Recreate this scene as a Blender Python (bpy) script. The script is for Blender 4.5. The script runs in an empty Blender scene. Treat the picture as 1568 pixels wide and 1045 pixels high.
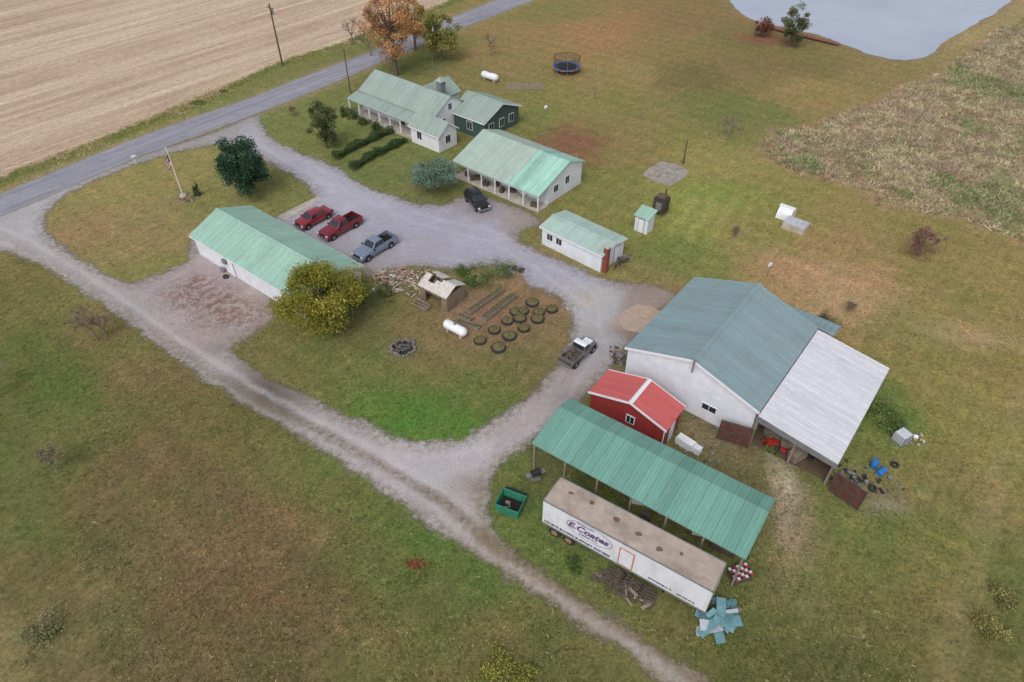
import bpy, math, random
import numpy as np
from mathutils import Vector, Matrix
random.seed(7); RNG=np.random.default_rng(7)
TH=math.radians(42); H=47.0; F=1045.0
ST,CT=math.sin(TH),math.cos(TH)
# survey conversion: aerial-survey reading -> metres on the level plane at height h
def site(u,v,h=0.0):
    x=(u-784)/F; y=(v-522.5)/F
    t=(H-h)/(ST+y*CT)
    return (x*t,(CT-y*ST)*t)
def lin(r,g,b):
    f=lambda c:(c/255/12.92) if c/255<=.04045 else ((c/255+.055)/1.055)**2.4
    return (f(r),f(g),f(b))
SC=bpy.context.scene
COL=SC.collection
# ---------------------------------------------------------------- nodes
class NT:
    def __init__(s,name,rough=.8,metal=0.0,spec=.3):
        s.m=bpy.data.materials.new(name); s.m.use_nodes=True; s.t=s.m.node_tree; s.t.nodes.clear()
        s.out=s.n('ShaderNodeOutputMaterial'); s.b=s.n('ShaderNodeBsdfPrincipled')
        s.l(s.b.outputs[0],s.out.inputs[0]); s.set(s.b.inputs['Roughness'],rough); s.b.inputs['Metallic'].default_value=metal
        s.b.inputs['Specular IOR Level'].default_value=spec
    def n(s,t): return s.t.nodes.new(t)
    def l(s,a,b): s.t.links.new(a,b)
    def set(s,i,v):
        if hasattr(v,'is_linked') or isinstance(v,bpy.types.NodeSocket): s.l(v,i)
        else:
            if isinstance(v,tuple) and len(v)==3 and i.type=='RGBA': v=(*v,1)
            i.default_value=v
    def pos(s): return s.n('ShaderNodeNewGeometry').outputs['Position']
    def obj(s): return s.n('ShaderNodeTexCoord').outputs['Object']
    def map(s,v,scale=(1,1,1),rot=(0,0,0),loc=(0,0,0)):
        m=s.n('ShaderNodeMapping'); s.l(v,m.inputs[0]); m.inputs['Scale'].default_value=scale; m.inputs['Rotation'].default_value=rot; m.inputs['Location'].default_value=loc
        return m.outputs[0]
    def noise(s,v,sc,det=4,ro=.6):
        q=s.n('ShaderNodeTexNoise'); s.l(v,q.inputs['Vector']); q.inputs['Scale'].default_value=sc; q.inputs['Detail'].default_value=det; q.inputs['Roughness'].default_value=ro
        return q.outputs['Fac']
    def voro(s,v,sc):
        q=s.n('ShaderNodeTexVoronoi'); s.l(v,q.inputs['Vector']); q.inputs['Scale'].default_value=sc
        return q.outputs['Distance'],q.outputs['Color']
    def mr(s,v,a,b,c=0.,d=1.):
        q=s.n('ShaderNodeMapRange'); s.set(q.inputs[0],v)
        for i,x in enumerate((a,b,c,d)): s.set(q.inputs[i+1],x)
        return q.outputs[0]
    def math(s,op,a,b=0.):
        q=s.n('ShaderNodeMath'); q.operation=op; s.set(q.inputs[0],a); s.set(q.inputs[1],b); return q.outputs[0]
    def mix(s,f,a,b,mode='MIX'):
        q=s.n('ShaderNodeMix'); q.data_type='RGBA'; q.blend_type=mode; s.set(q.inputs[0],f); s.set(q.inputs[6],a); s.set(q.inputs[7],b); return q.outputs[2]
    def gray(s,v):
        q=s.n('ShaderNodeCombineColor'); 
        for i in range(3): s.l(v,q.inputs[i])
        return q.outputs[0]
    def attr(s,name,fac=False):
        q=s.n('ShaderNodeAttribute'); q.attribute_name=name; return q.outputs['Fac' if fac else 'Color']
    def bump(s,h,st=.3,d=.1):
        q=s.n('ShaderNodeBump'); s.l(h,q.inputs['Height']); q.inputs['Strength'].default_value=st; q.inputs['Distance'].default_value=d; s.l(q.outputs[0],s.b.inputs['Normal'])
    def col(s,c): s.set(s.b.inputs['Base Color'],c)
    def alpha(s,a):
        tr=s.n('ShaderNodeBsdfTransparent'); mx=s.n('ShaderNodeMixShader'); s.set(mx.inputs[0],a); s.l(tr.outputs[0],mx.inputs[1]); s.l(s.b.outputs[0],mx.inputs[2]); s.l(mx.outputs[0],s.out.inputs[0])
MATS={}
def M(name,c,rough=.8,metal=0.,var=.15,sc=2.0,dirt=None,dsc=.8,damt=.5,spec=.3,bump=0.,stretch=(1,1,1)):
    if name in MATS: return MATS[name]
    k=NT(name,rough,metal,spec); o=k.map(k.obj(),stretch); cc=lin(*c)
    n=k.noise(o,sc,5)
    q=k.mix(1.,(*cc,1),k.gray(k.mr(n,.3,.7,1-var,1+var)),'MULTIPLY')
    if dirt:
        n2=k.noise(k.map(k.obj(),stretch,loc=(3,7,1)),dsc,6,.7)
        q=k.mix(k.mr(n2,.48,.72,0,damt),q,(*lin(*dirt),1))
    k.col(q)
    if bump: k.bump(k.noise(o,sc*6,3),bump,.03)
    MATS[name]=k.m; return k.m
def siding(name,c,dirt=(130,120,100),per=.3,hor=False,amt=.3):
    if name in MATS: return MATS[name]
    k=NT(name,.55); o=k.obj(); sp=k.n('ShaderNodeSeparateXYZ'); k.l(o,sp.inputs[0])
    s=sp.outputs[2] if hor else k.math('ADD',sp.outputs[0],sp.outputs[1])
    w=k.math('FRACT',k.math('DIVIDE',s,per)); line=k.mr(w,.0,.14,.8,1.0)
    n=k.noise(o,1.2,5); 
    q=k.mix(1.,(*lin(*c),1),k.gray(k.mr(n,.3,.7,.9,1.08)),'MULTIPLY')
    q=k.mix(1.,q,k.gray(line),'MULTIPLY')
    n2=k.noise(k.map(o,(1,1,.25)),2.2,6,.7)
    low=k.mr(sp.outputs[2],0,1.6,.75,.12)
    q=k.mix(k.math('MULTIPLY',k.mr(n2,.42,.7,0,1),k.math('MULTIPLY',low,amt*2.2)),q,(*lin(*dirt),1))
    k.col(q); k.bump(line,.5,.03); MATS[name]=k.m; return k.m
def roofmat(name,c,axis=0,rough=.55,stain=(120,112,100),amt=.25,metal=.0,pv=.05,per=.3):
    if name in MATS: return MATS[name]
    k=NT(name,rough,metal,.4); o=k.obj(); st=(1,.05,.05) if axis==0 else (.05,1,.05)
    n=k.noise(k.map(o,st),.9,2); n1=k.noise(k.map(o,(st[0]*4 if axis==0 else .35,st[1]*4 if axis else .35,.3)),1.6,5,.75)
    sp=k.n('ShaderNodeSeparateXYZ'); k.l(o,sp.inputs[0]); w=k.math('FRACT',k.math('DIVIDE',sp.outputs[axis],per)); ln=k.mr(k.math('ABSOLUTE',k.math('SUBTRACT',w,.5)),.32,.48,1.,.84)
    w3=k.n('ShaderNodeTexWhiteNoise'); w3.noise_dimensions='1D'; k.l(k.math('FLOOR',k.math('DIVIDE',sp.outputs[axis],.9)),w3.inputs['W'])
    q=k.mix(1.,(*lin(*c),1),k.gray(k.mr(n,.35,.65,1-pv,1+pv)),'MULTIPLY'); q=k.mix(1.,q,k.gray(k.mr(w3.outputs[0],0,1,1-pv*.9,1+pv*.9)),'MULTIPLY')
    q=k.mix(1.,q,k.gray(k.mr(n1,.3,.72,1.12,.84)),'MULTIPLY'); q=k.mix(1.,q,k.gray(ln),'MULTIPLY')
    n2=k.noise(o,.55,6,.75); q=k.mix(k.mr(n2,.46,.72,0,amt),q,(*lin(*stain),1))
    n4=k.noise(o,4.5,4,.8); q=k.mix(1.,q,k.gray(k.mr(n4,.3,.7,.92,1.08)),'MULTIPLY')
    k.col(q); k.bump(ln,.4,.03); k.l(k.mr(n2,.3,.7,rough-.08,rough+.2),k.b.inputs['Roughness']); MATS[name]=k.m; return k.m
# ---------------------------------------------------------------- mesh builder
class Part:
    def __init__(s,name,mat): s.name=name; s.mat=mat; s.v=[]; s.f=[]; s.smooth=False
    def poly(s,pts):
        i=len(s.v); s.v+= [tuple(p) for p in pts]; s.f.append(tuple(range(i,i+len(pts))))
    def hexa(s,b,t):
        i=len(s.v); s.v+=[tuple(p) for p in b]+[tuple(p) for p in t]; n=len(b)
        s.f.append(tuple(i+n-1-k for k in range(n))); s.f.append(tuple(i+n+k for k in range(n)))
        for k in range(n): s.f.append((i+k,i+(k+1)%n,i+n+(k+1)%n,i+n+k))
    def box(s,x0,x1,y0,y1,z0,z1):
        s.hexa([(x0,y0,z0),(x1,y0,z0),(x1,y1,z0),(x0,y1,z0)],[(x0,y0,z1),(x1,y0,z1),(x1,y1,z1),(x0,y1,z1)])
    def rbox(s,c,sz,rot=(0,0,0)):
        from mathutils import Euler
        R=Euler(rot).to_matrix(); c=Vector(c); hx,hy,hz=[q/2 for q in sz]
        P=lambda x,y,z: tuple(c+R@Vector((x,y,z)))
        s.hexa([P(-hx,-hy,-hz),P(hx,-hy,-hz),P(hx,hy,-hz),P(-hx,hy,-hz)],[P(-hx,-hy,hz),P(hx,-hy,hz),P(hx,hy,hz),P(-hx,hy,hz)])
    def cyl(s,p0,p1,r0,r1=None,n=10):
        r1=r0 if r1 is None else r1; p0=Vector(p0);p1=Vector(p1); d=(p1-p0).normalized()
        a=Vector((0,0,1)) if abs(d.z)<.9 else Vector((1,0,0)); u=d.cross(a).normalized(); w=d.cross(u)
        b=[p0+(u*math.cos(2*math.pi*k/n)+w*math.sin(2*math.pi*k/n))*r0 for k in range(n)]
        t=[p1+(u*math.cos(2*math.pi*k/n)+w*math.sin(2*math.pi*k/n))*r1 for k in range(n)]
        s.hexa(b,t)
    def lathe(s,prof,c=(0,0,0),axis='z',n=20):
        i=len(s.v); m=len(prof)
        for k in range(n):
            a=2*math.pi*k/n
            for r,z in prof:
                if axis=='z': s.v.append((c[0]+r*math.cos(a),c[1]+r*math.sin(a),c[2]+z))
                elif axis=='x': s.v.append((c[0]+z,c[1]+r*math.cos(a),c[2]+r*math.sin(a)))
                else: s.v.append((c[0]+r*math.cos(a),c[1]+z,c[2]+r*math.sin(a)))
        for k in range(n):
            for j in range(m-1):
                s.f.append((i+k*m+j,i+((k+1)%n)*m+j,i+((k+1)%n)*m+j+1,i+k*m+j+1))
    def roof(s,a,b,c,d,th=.08,rib=.9,rh=.03):
        a,b,c,d=[Vector(q) for q in (a,b,c,d)]; n=(b-a).cross(d-a).normalized()
        if n.z<0: n=-n
        s.hexa([a-n*th,b-n*th,c-n*th,d-n*th],[a,b,c,d])
        if rib:
            k=max(2,int(round((b-a).length/rib))); e=(b-a).normalized()*.022
            for i in range(k+1):
                q=min(max(i/k,.004),.996); p=a+(b-a)*q; r=d+(c-d)*q
                s.hexa([p-e,p+e,r+e,r-e],[p-e*.5+n*rh,p+e*.5+n*rh,r+e*.5+n*rh,r-e*.5+n*rh])
class Thing:
    def __init__(s,name,x,y,rot=0.,z=0.):
        s.e=bpy.data.objects.new(name,None); COL.objects.link(s.e); s.e.location=(x,y,z); s.e.rotation_euler=(0,0,rot); s.p=[]; s.e.empty_display_size=.2
    def part(s,name,mat,smooth=False):
        p=Part(name,mat); p.smooth=smooth; s.p.append(p); return p
    def done(s,bevel=None):
        for p in s.p:
            if not p.v: continue
            me=bpy.data.meshes.new(p.name); me.from_pydata(p.v,[],p.f); me.materials.append(p.mat)
            if p.smooth:
                me.polygons.foreach_set('use_smooth',[True]*len(me.polygons)); me.set_sharp_from_angle(angle=math.radians(38))
            me.update(); o=bpy.data.objects.new(p.name,me); COL.objects.link(o); o.parent=s.e
            if bevel and p.name in bevel:
                b=o.modifiers.new('bevel','BEVEL'); b.width=bevel[p.name]; b.segments=2; b.limit_method='ANGLE'
        return s.e
def npmesh(name,V,Fq,mat,attrs={},parent=None,smooth=False):
    me=bpy.data.meshes.new(name); V=np.asarray(V,dtype=np.float32); Fq=np.asarray(Fq,dtype=np.int32)
    me.vertices.add(len(V)); me.vertices.foreach_set('co',V.ravel())
    k=Fq.shape[1]; me.loops.add(Fq.size); me.loops.foreach_set('vertex_index',Fq.ravel())
    me.polygons.add(len(Fq)); me.polygons.foreach_set('loop_start',np.arange(0,Fq.size,k,dtype=np.int32))
    me.update(calc_edges=True)
    for an,ar in attrs.items():
        ar=np.asarray(ar,dtype=np.float32)
        if ar.ndim==1:
            a=me.attributes.new(an,'FLOAT','POINT'); a.data.foreach_set('value',ar)
        else:
            a=me.attributes.new(an,'FLOAT_COLOR','POINT'); c=np.ones((len(ar),4),dtype=np.float32); c[:,:3]=ar; a.data.foreach_set('color',c.ravel())
    if smooth: me.polygons.foreach_set('use_smooth',[True]*len(me.polygons))
    me.materials.append(mat); o=bpy.data.objects.new(name,me); COL.objects.link(o)
    if parent: o.parent=parent
    return o
# ---------------------------------------------------------------- value noise
def vnoise(x,y,sc,seed=0):
    r=np.random.default_rng(seed+99).random((256,256)); x=x/sc; y=y/sc
    xi=np.floor(x).astype(int); yi=np.floor(y).astype(int); fx=x-xi; fy=y-yi; fx=fx*fx*(3-2*fx); fy=fy*fy*(3-2*fy)
    g=lambda a,b:r[a%256,b%256]
    return (g(xi,yi)*(1-fx)+g(xi+1,yi)*fx)*(1-fy)+(g(xi,yi+1)*(1-fx)+g(xi+1,yi+1)*fx)*fy
def fbm(x,y,sc,seed=0): return .5*vnoise(x,y,sc,seed)+.3*vnoise(x,y,sc/2.1,seed+1)+.2*vnoise(x,y,sc/4.3,seed+2)
def sdf(px,py,P):
    P=np.array(P); d=np.full(px.shape,1e9); ins=np.zeros(px.shape,bool); n=len(P)
    for i in range(n):
        ax,ay=P[i]; bx,by=P[(i+1)%n]; ex,ey=bx-ax,by-ay
        t=np.clip(((px-ax)*ex+(py-ay)*ey)/(ex*ex+ey*ey+1e-9),0,1)
        d=np.minimum(d,np.hypot(px-ax-t*ex,py-ay-t*ey))
        c=((ay>py)!=(by>py)); 
        with np.errstate(divide='ignore',invalid='ignore'): xx=(bx-ax)*(py-ay)/(by-ay+1e-12)+ax
        ins^=(c&(px<xx))
    return np.where(ins,-d,d)
def pdist(px,py,P):
    d=np.full(px.shape,1e9)
    for (ax,ay),(bx,by) in zip(P[:-1],P[1:]):
        ex,ey=bx-ax,by-ay; t=np.clip(((px-ax)*ex+(py-ay)*ey)/(ex*ex+ey*ey+1e-9),0,1)
        d=np.minimum(d,np.hypot(px-ax-t*ex,py-ay-t*ey))
    return d
def SP(L): return [site(u,v) for u,v in L]
def smooth_closed(P,it=2):
    P=[np.array(p) for p in P]
    for _ in range(it):
        Q=[]
        for i in range(len(P)):
            a,b=P[i],P[(i+1)%len(P)]; Q+=[a*.75+b*.25,a*.25+b*.75]
        P=Q
    return [tuple(p) for p in P]
# ---------------------------------------------------------------- regions
gravel_o=[(-160,375),(-60,340),(0,322),(90,290),(210,240),(330,202),(395,172),(404,195),(415,212),(445,228),(490,245),(525,262),(555,283),(600,300),(645,315),(690,312),(712,300),(745,300),(790,318),(822,330),(830,345),(802,352),(790,365),(822,384),(870,404),(922,426),(950,434),(985,432),(1030,445),(1045,460),(1005,480),(962,530),(938,570),(905,600),(870,635),(815,682),(780,700),(757,725),(747,760),(746,795),(765,825),(815,865),(890,915),(965,962),(1030,1005),(1100,1055),(1180,1110),(1080,1110),(1015,1050),(930,985),(850,930),(770,880),(700,838),(640,795),(560,738),(500,695),(420,648),(350,607),(290,562),(230,522),(170,478),(120,442),(60,405),(0,382),(-160,400)]
islA=[(72,326),(95,303),(140,279),(210,252),(290,228),(335,222),(368,226),(410,248),(455,275),(487,298),(470,312),(425,334),(380,340),(290,362),(288,402),(240,428),(200,437),(130,402),(85,372),(68,345)]
islB=[(405,455),(425,488),(385,512),(355,530),(365,550),(420,580),(500,622),(560,650),(620,672),(680,678),(730,662),(790,620),(840,580),(866,540),(876,500),(865,465),(840,447),(800,440),(795,412),(745,405),(700,416),(640,408),(600,416),(578,428),(540,430),(480,440)]
roadU=[(-500,470),(-60,320),(0,297),(100,256),(200,215),(300,179),(380,152),(450,124),(520,97),(570,79),(640,49),(700,24),(765,-2),(900,-58),(1000,-98)]
roadL=[(1060,-95),(940,-47),(810,4),(725,37),(650,68),(580,98),(505,131),(430,161),(370,184),(300,210),(215,240),(150,268),(75,302),(0,333),(-60,357),(-500,535)]
field=[(-700,560),(-60,300),(0,272),(60,250),(150,216),(240,178),(330,140),(400,108),(440,92),(520,68),(570,46),(640,22),(690,2),(800,-40),(1000,-110),(1000,-230),(-1500,-230)]
meadow=[(1162,228),(1190,205),(1260,188),(1330,162),(1400,130),(1440,113),(1490,78),(1568,28),(1750,-60),(1900,460),(1700,418),(1568,374),(1500,352),(1430,327),(1340,302),(1260,277),(1185,248)]
pond=[(1112,-30),(1120,12),(1160,36),(1235,48),(1290,68),(1345,90),(1395,94),(1432,84),(1447,62),(1500,36),(1542,8),(1600,-40),(1650,-110),(1200,-110),(1110,-60)]
Wg=smooth_closed(SP(gravel_o),1); Wa=smooth_closed(SP(islA),2); Wb=smooth_closed(SP(islB),2)
Wr=SP(roadU+roadL); Wf=SP(field); Wm=smooth_closed(SP(meadow),2); Wp=smooth_closed(SP(pond),2)
CL1=SP([(-40,345),(20,368),(100,412),(200,482),(300,553),(400,615),(500,665),(600,722),(680,770),(750,830),(830,880),(920,938),(1010,995),(1060,1032),(1150,1100)])
CL2=SP([(560,700),(640,722),(720,700),(800,650),(860,600),(905,520),(900,460),(830,405),(760,365),(640,335),(520,280),(440,240),(380,200)])
# ---------------------------------------------------------------- ground colours
GC=[(20,430,100,98,58),(60,560,84,94,50),(150,500,102,98,60),(30,650,82,92,50),(100,640,92,98,54),(250,600,100,92,60),(60,760,88,94,54),(150,850,92,88,56),(250,720,100,88,60),(330,650,94,92,54),(400,800,102,86,62),(330,940,98,85,60),(450,900,96,84,58),(120,960,95,92,60),(20,1000,112,105,70),(250,1030,96,90,60),(450,1030,90,86,56),(560,820,90,94,54),(640,900,86,90,52),(600,1000,94,94,56),(700,890,82,96,50),(640,835,84,102,50),(780,1000,102,96,60),(850,1000,88,90,54),(500,740,94,96,56),
(200,300,126,120,74),(150,350,128,114,78),(250,360,126,116,78),(300,260,122,118,72),(420,290,104,110,64),(330,320,114,114,70),(230,410,110,114,64),
(400,560,100,100,60),(480,560,97,101,58),(560,560,92,101,54),(650,560,102,100,60),(560,630,82,106,48),(640,635,74,108,44),(700,650,80,108,46),(760,600,88,101,52),(830,560,98,96,60),(850,500,108,101,68),(560,480,92,96,58),(640,500,106,98,64),(760,470,128,106,84),(800,480,120,100,78),(730,440,100,104,64),(820,450,108,98,68),
(450,190,100,110,62),(440,210,102,110,62),(560,250,96,106,60),(610,280,98,106,62),(640,290,98,104,64),(780,190,102,108,60),(700,110,112,108,66),(760,90,122,110,70),(820,60,122,110,68),(640,100,94,104,58),(900,50,136,110,74),(960,50,138,110,74),(850,20,112,108,64),(1050,20,116,102,68),(950,110,126,114,72),(830,170,110,112,64),(900,160,116,112,66),(880,225,114,90,66),(920,270,108,112,62),(960,230,118,110,68),(1000,60,116,106,68),(1060,120,102,96,62),(1150,110,112,103,66),(1100,170,98,106,60),(1020,180,114,110,66),(1240,100,110,102,64),(1250,140,126,114,72),(1350,120,120,110,72),(1150,60,104,100,62),(1480,60,142,130,90),(1560,20,134,124,88),(1520,80,122,114,76),
(1100,260,124,121,70),(1060,320,118,126,64),(1110,300,112,124,60),(1030,380,98,111,56),(1090,400,106,114,60),(1180,300,118,118,66),(1150,370,120,116,68),(1270,320,124,116,70),(1200,420,136,116,80),(1260,440,148,124,92),(1330,440,142,120,84),(1300,380,132,114,76),(1400,420,122,114,70),(1480,380,120,112,68),(1540,420,126,116,70),(1460,460,118,112,66),(1380,500,112,111,64),(1500,520,132,120,78),(1420,560,116,112,64),(1500,620,122,114,68),(1550,560,116,110,64),(1340,640,90,108,54),(1400,720,110,108,62),(1460,680,120,114,66),(1540,750,114,110,62),(1300,780,98,104,58),(1360,830,92,102,54),(1440,850,104,106,58),(1250,850,94,102,54),(1180,900,86,96,52),(1230,940,90,95,54),(1350,950,96,96,56),(1450,960,98,98,58),(1540,980,90,92,54),(1540,900,92,98,56),(1100,1000,86,92,50),(1150,1030,84,88,50),(1280,1030,82,86,50),(940,900,90,100,54),(850,850,84,100,50),(790,800,88,102,52),(1000,940,94,93,56),(790,720,92,102,56),(860,720,86,94,54),(1100,680,98,96,64),(960,420,112,110,66),(1000,450,124,108,76),(1080,640,98,94,66)]
MC=[(1180,230,136,118,94),(1260,215,150,132,108),(1300,230,118,124,80),(1240,250,146,126,104),(1330,190,158,138,116),(1340,240,116,124,76),(1420,180,156,140,116),(1400,230,122,130,84),(1440,260,162,146,120),(1340,280,152,132,108),(1500,140,144,142,104),(1520,220,166,152,126),(1560,300,164,150,122),(1480,320,154,134,108),(1560,100,134,134,96),(1530,350,150,130,102)]
DC=[(40,345,152,148,152),(0,360,142,136,134),(100,400,150,144,144),(200,470,144,138,138),(300,440,144,132,132),(350,480,142,130,126),(260,450,146,136,136),(320,555,146,140,140),(400,612,116,110,108),(470,650,146,140,140),(560,700,152,144,144),(640,740,156,148,148),(700,700,158,152,154),(720,770,144,136,132),(800,850,140,128,118),(880,910,134,122,112),(980,980,136,124,114),(1050,1030,134,124,112),(800,650,150,142,142),(870,590,140,132,130),(920,520,144,140,142),(900,450,152,150,154),(960,450,130,118,112),(985,490,152,132,120),(840,400,144,142,152),(760,360,146,144,156),(650,350,144,142,154),(560,290,150,148,158),(480,250,150,148,158),(400,205,146,144,150),(360,205,136,132,132),(620,390,142,138,146),(700,395,142,140,150),(810,340,134,126,122),(730,320,138,132,136),(600,420,140,132,128)]
def idw(px,py,tab,s=2.5,pw=2.2):
    W=np.zeros(px.shape); C=np.zeros(px.shape+(3,))
    for u,v,r,g,b in tab:
        x,y=site(u,v); sc=.55+.45*(y/60.); w=1/(((px-x)**2+(py-y)**2)/sc**2+s*s)**pw
        W+=w; C+=w[...,None]*np.array(lin(r,g,b))
    return C/W[...,None]
xs=np.concatenate([[-3000,-1500,-700,-400,-260,-190],np.arange(-150,150.1,.5),[190,260,400,700,1500,3000]])
ys=np.concatenate([[-3000,-1500,-600,-200,-60,0,10],np.arange(15,190.1,.5),[200,230,300,500,1000,2000,4000]])
GX,GY=np.meshgrid(xs,ys); nx,ny=len(xs),len(ys); px=GX.ravel(); py=GY.ravel()
wx=px+(fbm(px,py,9,3)-.5)*8; wy=py+(fbm(px,py,9,5)-.5)*8
gcol=idw(wx,wy,GC); mcol=idw(wx,wy,MC)*1.0
dm=sdf(px,py,Wm)+(fbm(px,py,6,11)-.5)*5.0; mw=np.clip(.5-dm/3.,0,1)[:,None]
gcol=gcol*(1-mw)+mcol*mw
rim=np.exp(-(np.abs(dm)/1.6)**2)[:,None]*.5*fbm(px,py,3,17)[:,None]*1.6; rim=np.clip(rim,0,.8); gcol=gcol*(1-rim)+np.array(lin(132,108,88))*rim
def blob(u,v,rx,ry,c,w,ang=0.,ns=.6):
    global gcol
    x,y=site(u,v); dx=wx*.5+px*.5-x; dy=wy*.5+py*.5-y; ca,sa=math.cos(ang),math.sin(ang)
    a=(dx*ca+dy*sa)/rx; b=(-dx*sa+dy*ca)/ry
    k=np.exp(-(a*a+b*b))*w*(1-ns+ns*2*fbm(px,py,2.2,int(u)%50)); k=np.clip(k,0,1)[:,None]
    gcol=gcol*(1-k)+np.array(lin(*c))*k
A39=math.radians(-39); A51=math.radians(51)
blob(878,222,5,2.8,(112,84,64),.85); blob(840,228,3,1.5,(114,90,68),.6)
blob(1255,430,8,4,(154,130,100),.5,A39); blob(1290,470,4,2,(158,136,106),.55); blob(1490,520,5,1.6,(146,130,102),.45)
blob(762,470,6.5,4.5,(126,102,82),.85,A51); blob(812,470,3,2.6,(122,98,76),.6); blob(790,505,3.6,2.,(112,96,70),.6)
blob(1195,735,1.0,2.6,(180,170,158),.95); blob(1210,795,.9,2.4,(150,138,122),.9); blob(1222,770,1.6,4,(126,114,94),.65)
blob(1350,768,1.6,1.0,(138,130,116),.8); blob(1120,650,3,1.2,(108,98,80),.7); blob(1075,652,5,.9,(110,98,80),.6,A39); blob(1330,735,3,1.2,(112,104,84),.6,A39)
blob(617,533,2.2,1.8,(96,92,76),.8); blob(1095,680,2,1.6,(112,100,82),.6)
blob(215,350,5,2.5,(132,112,84),.5); blob(1165,62,5,3,(122,80,68),.85)
blob(285,305,2,1.5,(118,102,82),.8); blob(867,112,3.6,2.6,(96,94,64),.5)
blob(900,60,12,5,(134,108,74),.4); blob(1010,40,10,5,(112,94,68),.4); blob(1190,100,12,4,(102,92,66),.4)
blob(720,645,4,1.6,(72,110,42),.35); blob(620,648,6,1.8,(66,106,40),.45)
blob(1205,850,2,6,(114,108,78),.4,0.3); blob(845,795,4,1.4,(72,102,46),.5,A39); blob(720,900,9,1.2,(78,102,48),.45,math.radians(-42)); blob(600,800,7,1.4,(80,104,48),.45,math.radians(-38))
for (u,v,rx,ry) in [(60,600,4,2),(180,620,6,2.5),(90,820,3,1.5),(300,780,5,2),(520,880,3,1.5),(210,960,3,1.4),(640,960,4,1.6)]: blob(u,v,rx,ry,(78,94,48),.45,A39*.5)
for (u,v,rx,ry) in [(200,560,6,2),(330,860,5,2),(470,800,4,2),(130,900,4,1.6),(560,950,4,1.6),(1400,900,4,2),(1480,760,3,3)]: blob(u,v,rx,ry,(116,100,70),.45,A39*.5)
x0,y0=site(1082,335); dx=px-x0; dy=py-y0; ca,sa=math.cos(math.radians(62)),math.sin(math.radians(62)); al=dx*ca+dy*sa; ac=-dx*sa+dy*ca
st=np.clip(.5+.9*np.sin(ac*2*np.pi/2.4+(fbm(px,py,6,41)-.5)*3),0,1)*np.exp(-(al/7)**4)*np.exp(-(ac/4.4)**4)*(.4+1.2*fbm(px,py,3,43))
k_=np.clip(st*.5,0,1)[:,None]; gcol=gcol*(1-k_)+np.array(lin(136,140,82))*k_
a2=(px*math.cos(A51)+py*math.sin(A51)); stripe=1+.05*np.sin(a2*2*np.pi/3.1+(fbm(px,py,14,42)-.5)*6); gcol*=stripe[:,None]
for s in (0,1):
    T=[(x+s*24,y) for x,y in [(1568,600),(1530,700),(1500,800),(1470,900),(1440,1045)]]
    dt=pdist(px,py,SP(T)); k=(np.exp(-(dt/.5)**2)*.3*fbm(px,py,3,71)*2)[:,None]; gcol=gcol*(1-k)+np.array(lin(130,122,86))*k
    T=[(1195+s*22,750),(1210+s*24,800),(1190+s*25,860),(1160+s*26,920)]
    dt=pdist(px,py,SP(T)); k=(np.exp(-(dt/.4)**2)*.4)[:,None]; gcol=gcol*(1-k)+np.array(lin(126,112,86))*k
dr=sdf(px,py,Wr); df=sdf(px,py,Wf); dp=sdf(px,py,Wp)
v=(np.exp(-(np.maximum(dr,0)/1.4)**2)*np.clip((df-.2)*2,0,1)*.7)[:,None]; gcol=gcol*(1-v)+np.array(lin(126,120,90))*v
vg=(np.clip((3.8-df)/1.5,0,1)*np.clip((df+.6)/.8,0,1)*(dr>0)*.75)[:,None]; gcol=gcol*(1-vg)+np.array(lin(104,112,62))*vg
pk=(np.exp(-(np.maximum(dp,0)/1.6)**2)*.6)[:,None]; gcol=gcol*(1-pk)+np.array(lin(120,108,84))*pk
lum=gcol@np.array([.25,.65,.1]); gcol=gcol*.94+lum[:,None]*.06; gcol=np.clip(gcol*np.array([1.36,1.24,1.22]),0.005,.8)
V=np.stack([px,py,np.zeros_like(px)],1)
I=np.arange(nx*ny).reshape(ny,nx); Q=np.stack([I[:-1,:-1],I[:-1,1:],I[1:,1:],I[1:,:-1]],-1).reshape(-1,4)
k=NT('grass_ground',.95,0,.1); p=k.pos(); c=k.attr('col')
n1=k.noise(p,.13,6,.7); n2=k.noise(p,.7,7,.78); n3=k.noise(p,3.2,5,.85); n4=k.noise(p,12,3,.8); n5=k.noise(k.map(p,loc=(31,7,0)),1.3,7,.82); n6=k.noise(k.map(p,loc=(11,57,0)),.3,7,.8)
n7=k.noise(k.map(k.map(p,rot=(0,0,-A51)),(.16,1,1)),1.5,5,.75)
q=k.mix(k.mr(n1,.47,.58,0,.6),c,k.mix(1.,c,(.84,.99,.82,1),'MULTIPLY'))
q=k.mix(k.mr(n6,.5,.6,0,.65),q,k.mix(1.,q,(1.22,1.06,1.06,1),'MULTIPLY'))
q=k.mix(k.mr(n2,.52,.6,0,.65),q,k.mix(1.,q,(1.42,1.30,1.30,1),'MULTIPLY'))
q=k.mix(k.mr(n5,.51,.6,0,.75),q,k.mix(1.,q,(.58,.64,.58,1),'MULTIPLY'))
q=k.mix(1.,q,k.gray(k.mr(n7,.3,.7,.84,1.16)),'MULTIPLY')
q=k.mix(1.,q,k.gray(k.mr(n3,.3,.7,.52,1.5)),'MULTIPLY')
q=k.mix(1.,q,k.gray(k.mr(n4,.3,.7,.55,1.48)),'MULTIPLY')
k.col(q); k.bump(k.math('ADD',n4,k.math('MULTIPLY',n3,1.5)),.5,.1)
ground=npmesh('ground',V,Q,k.m,{'col':gcol})
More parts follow.
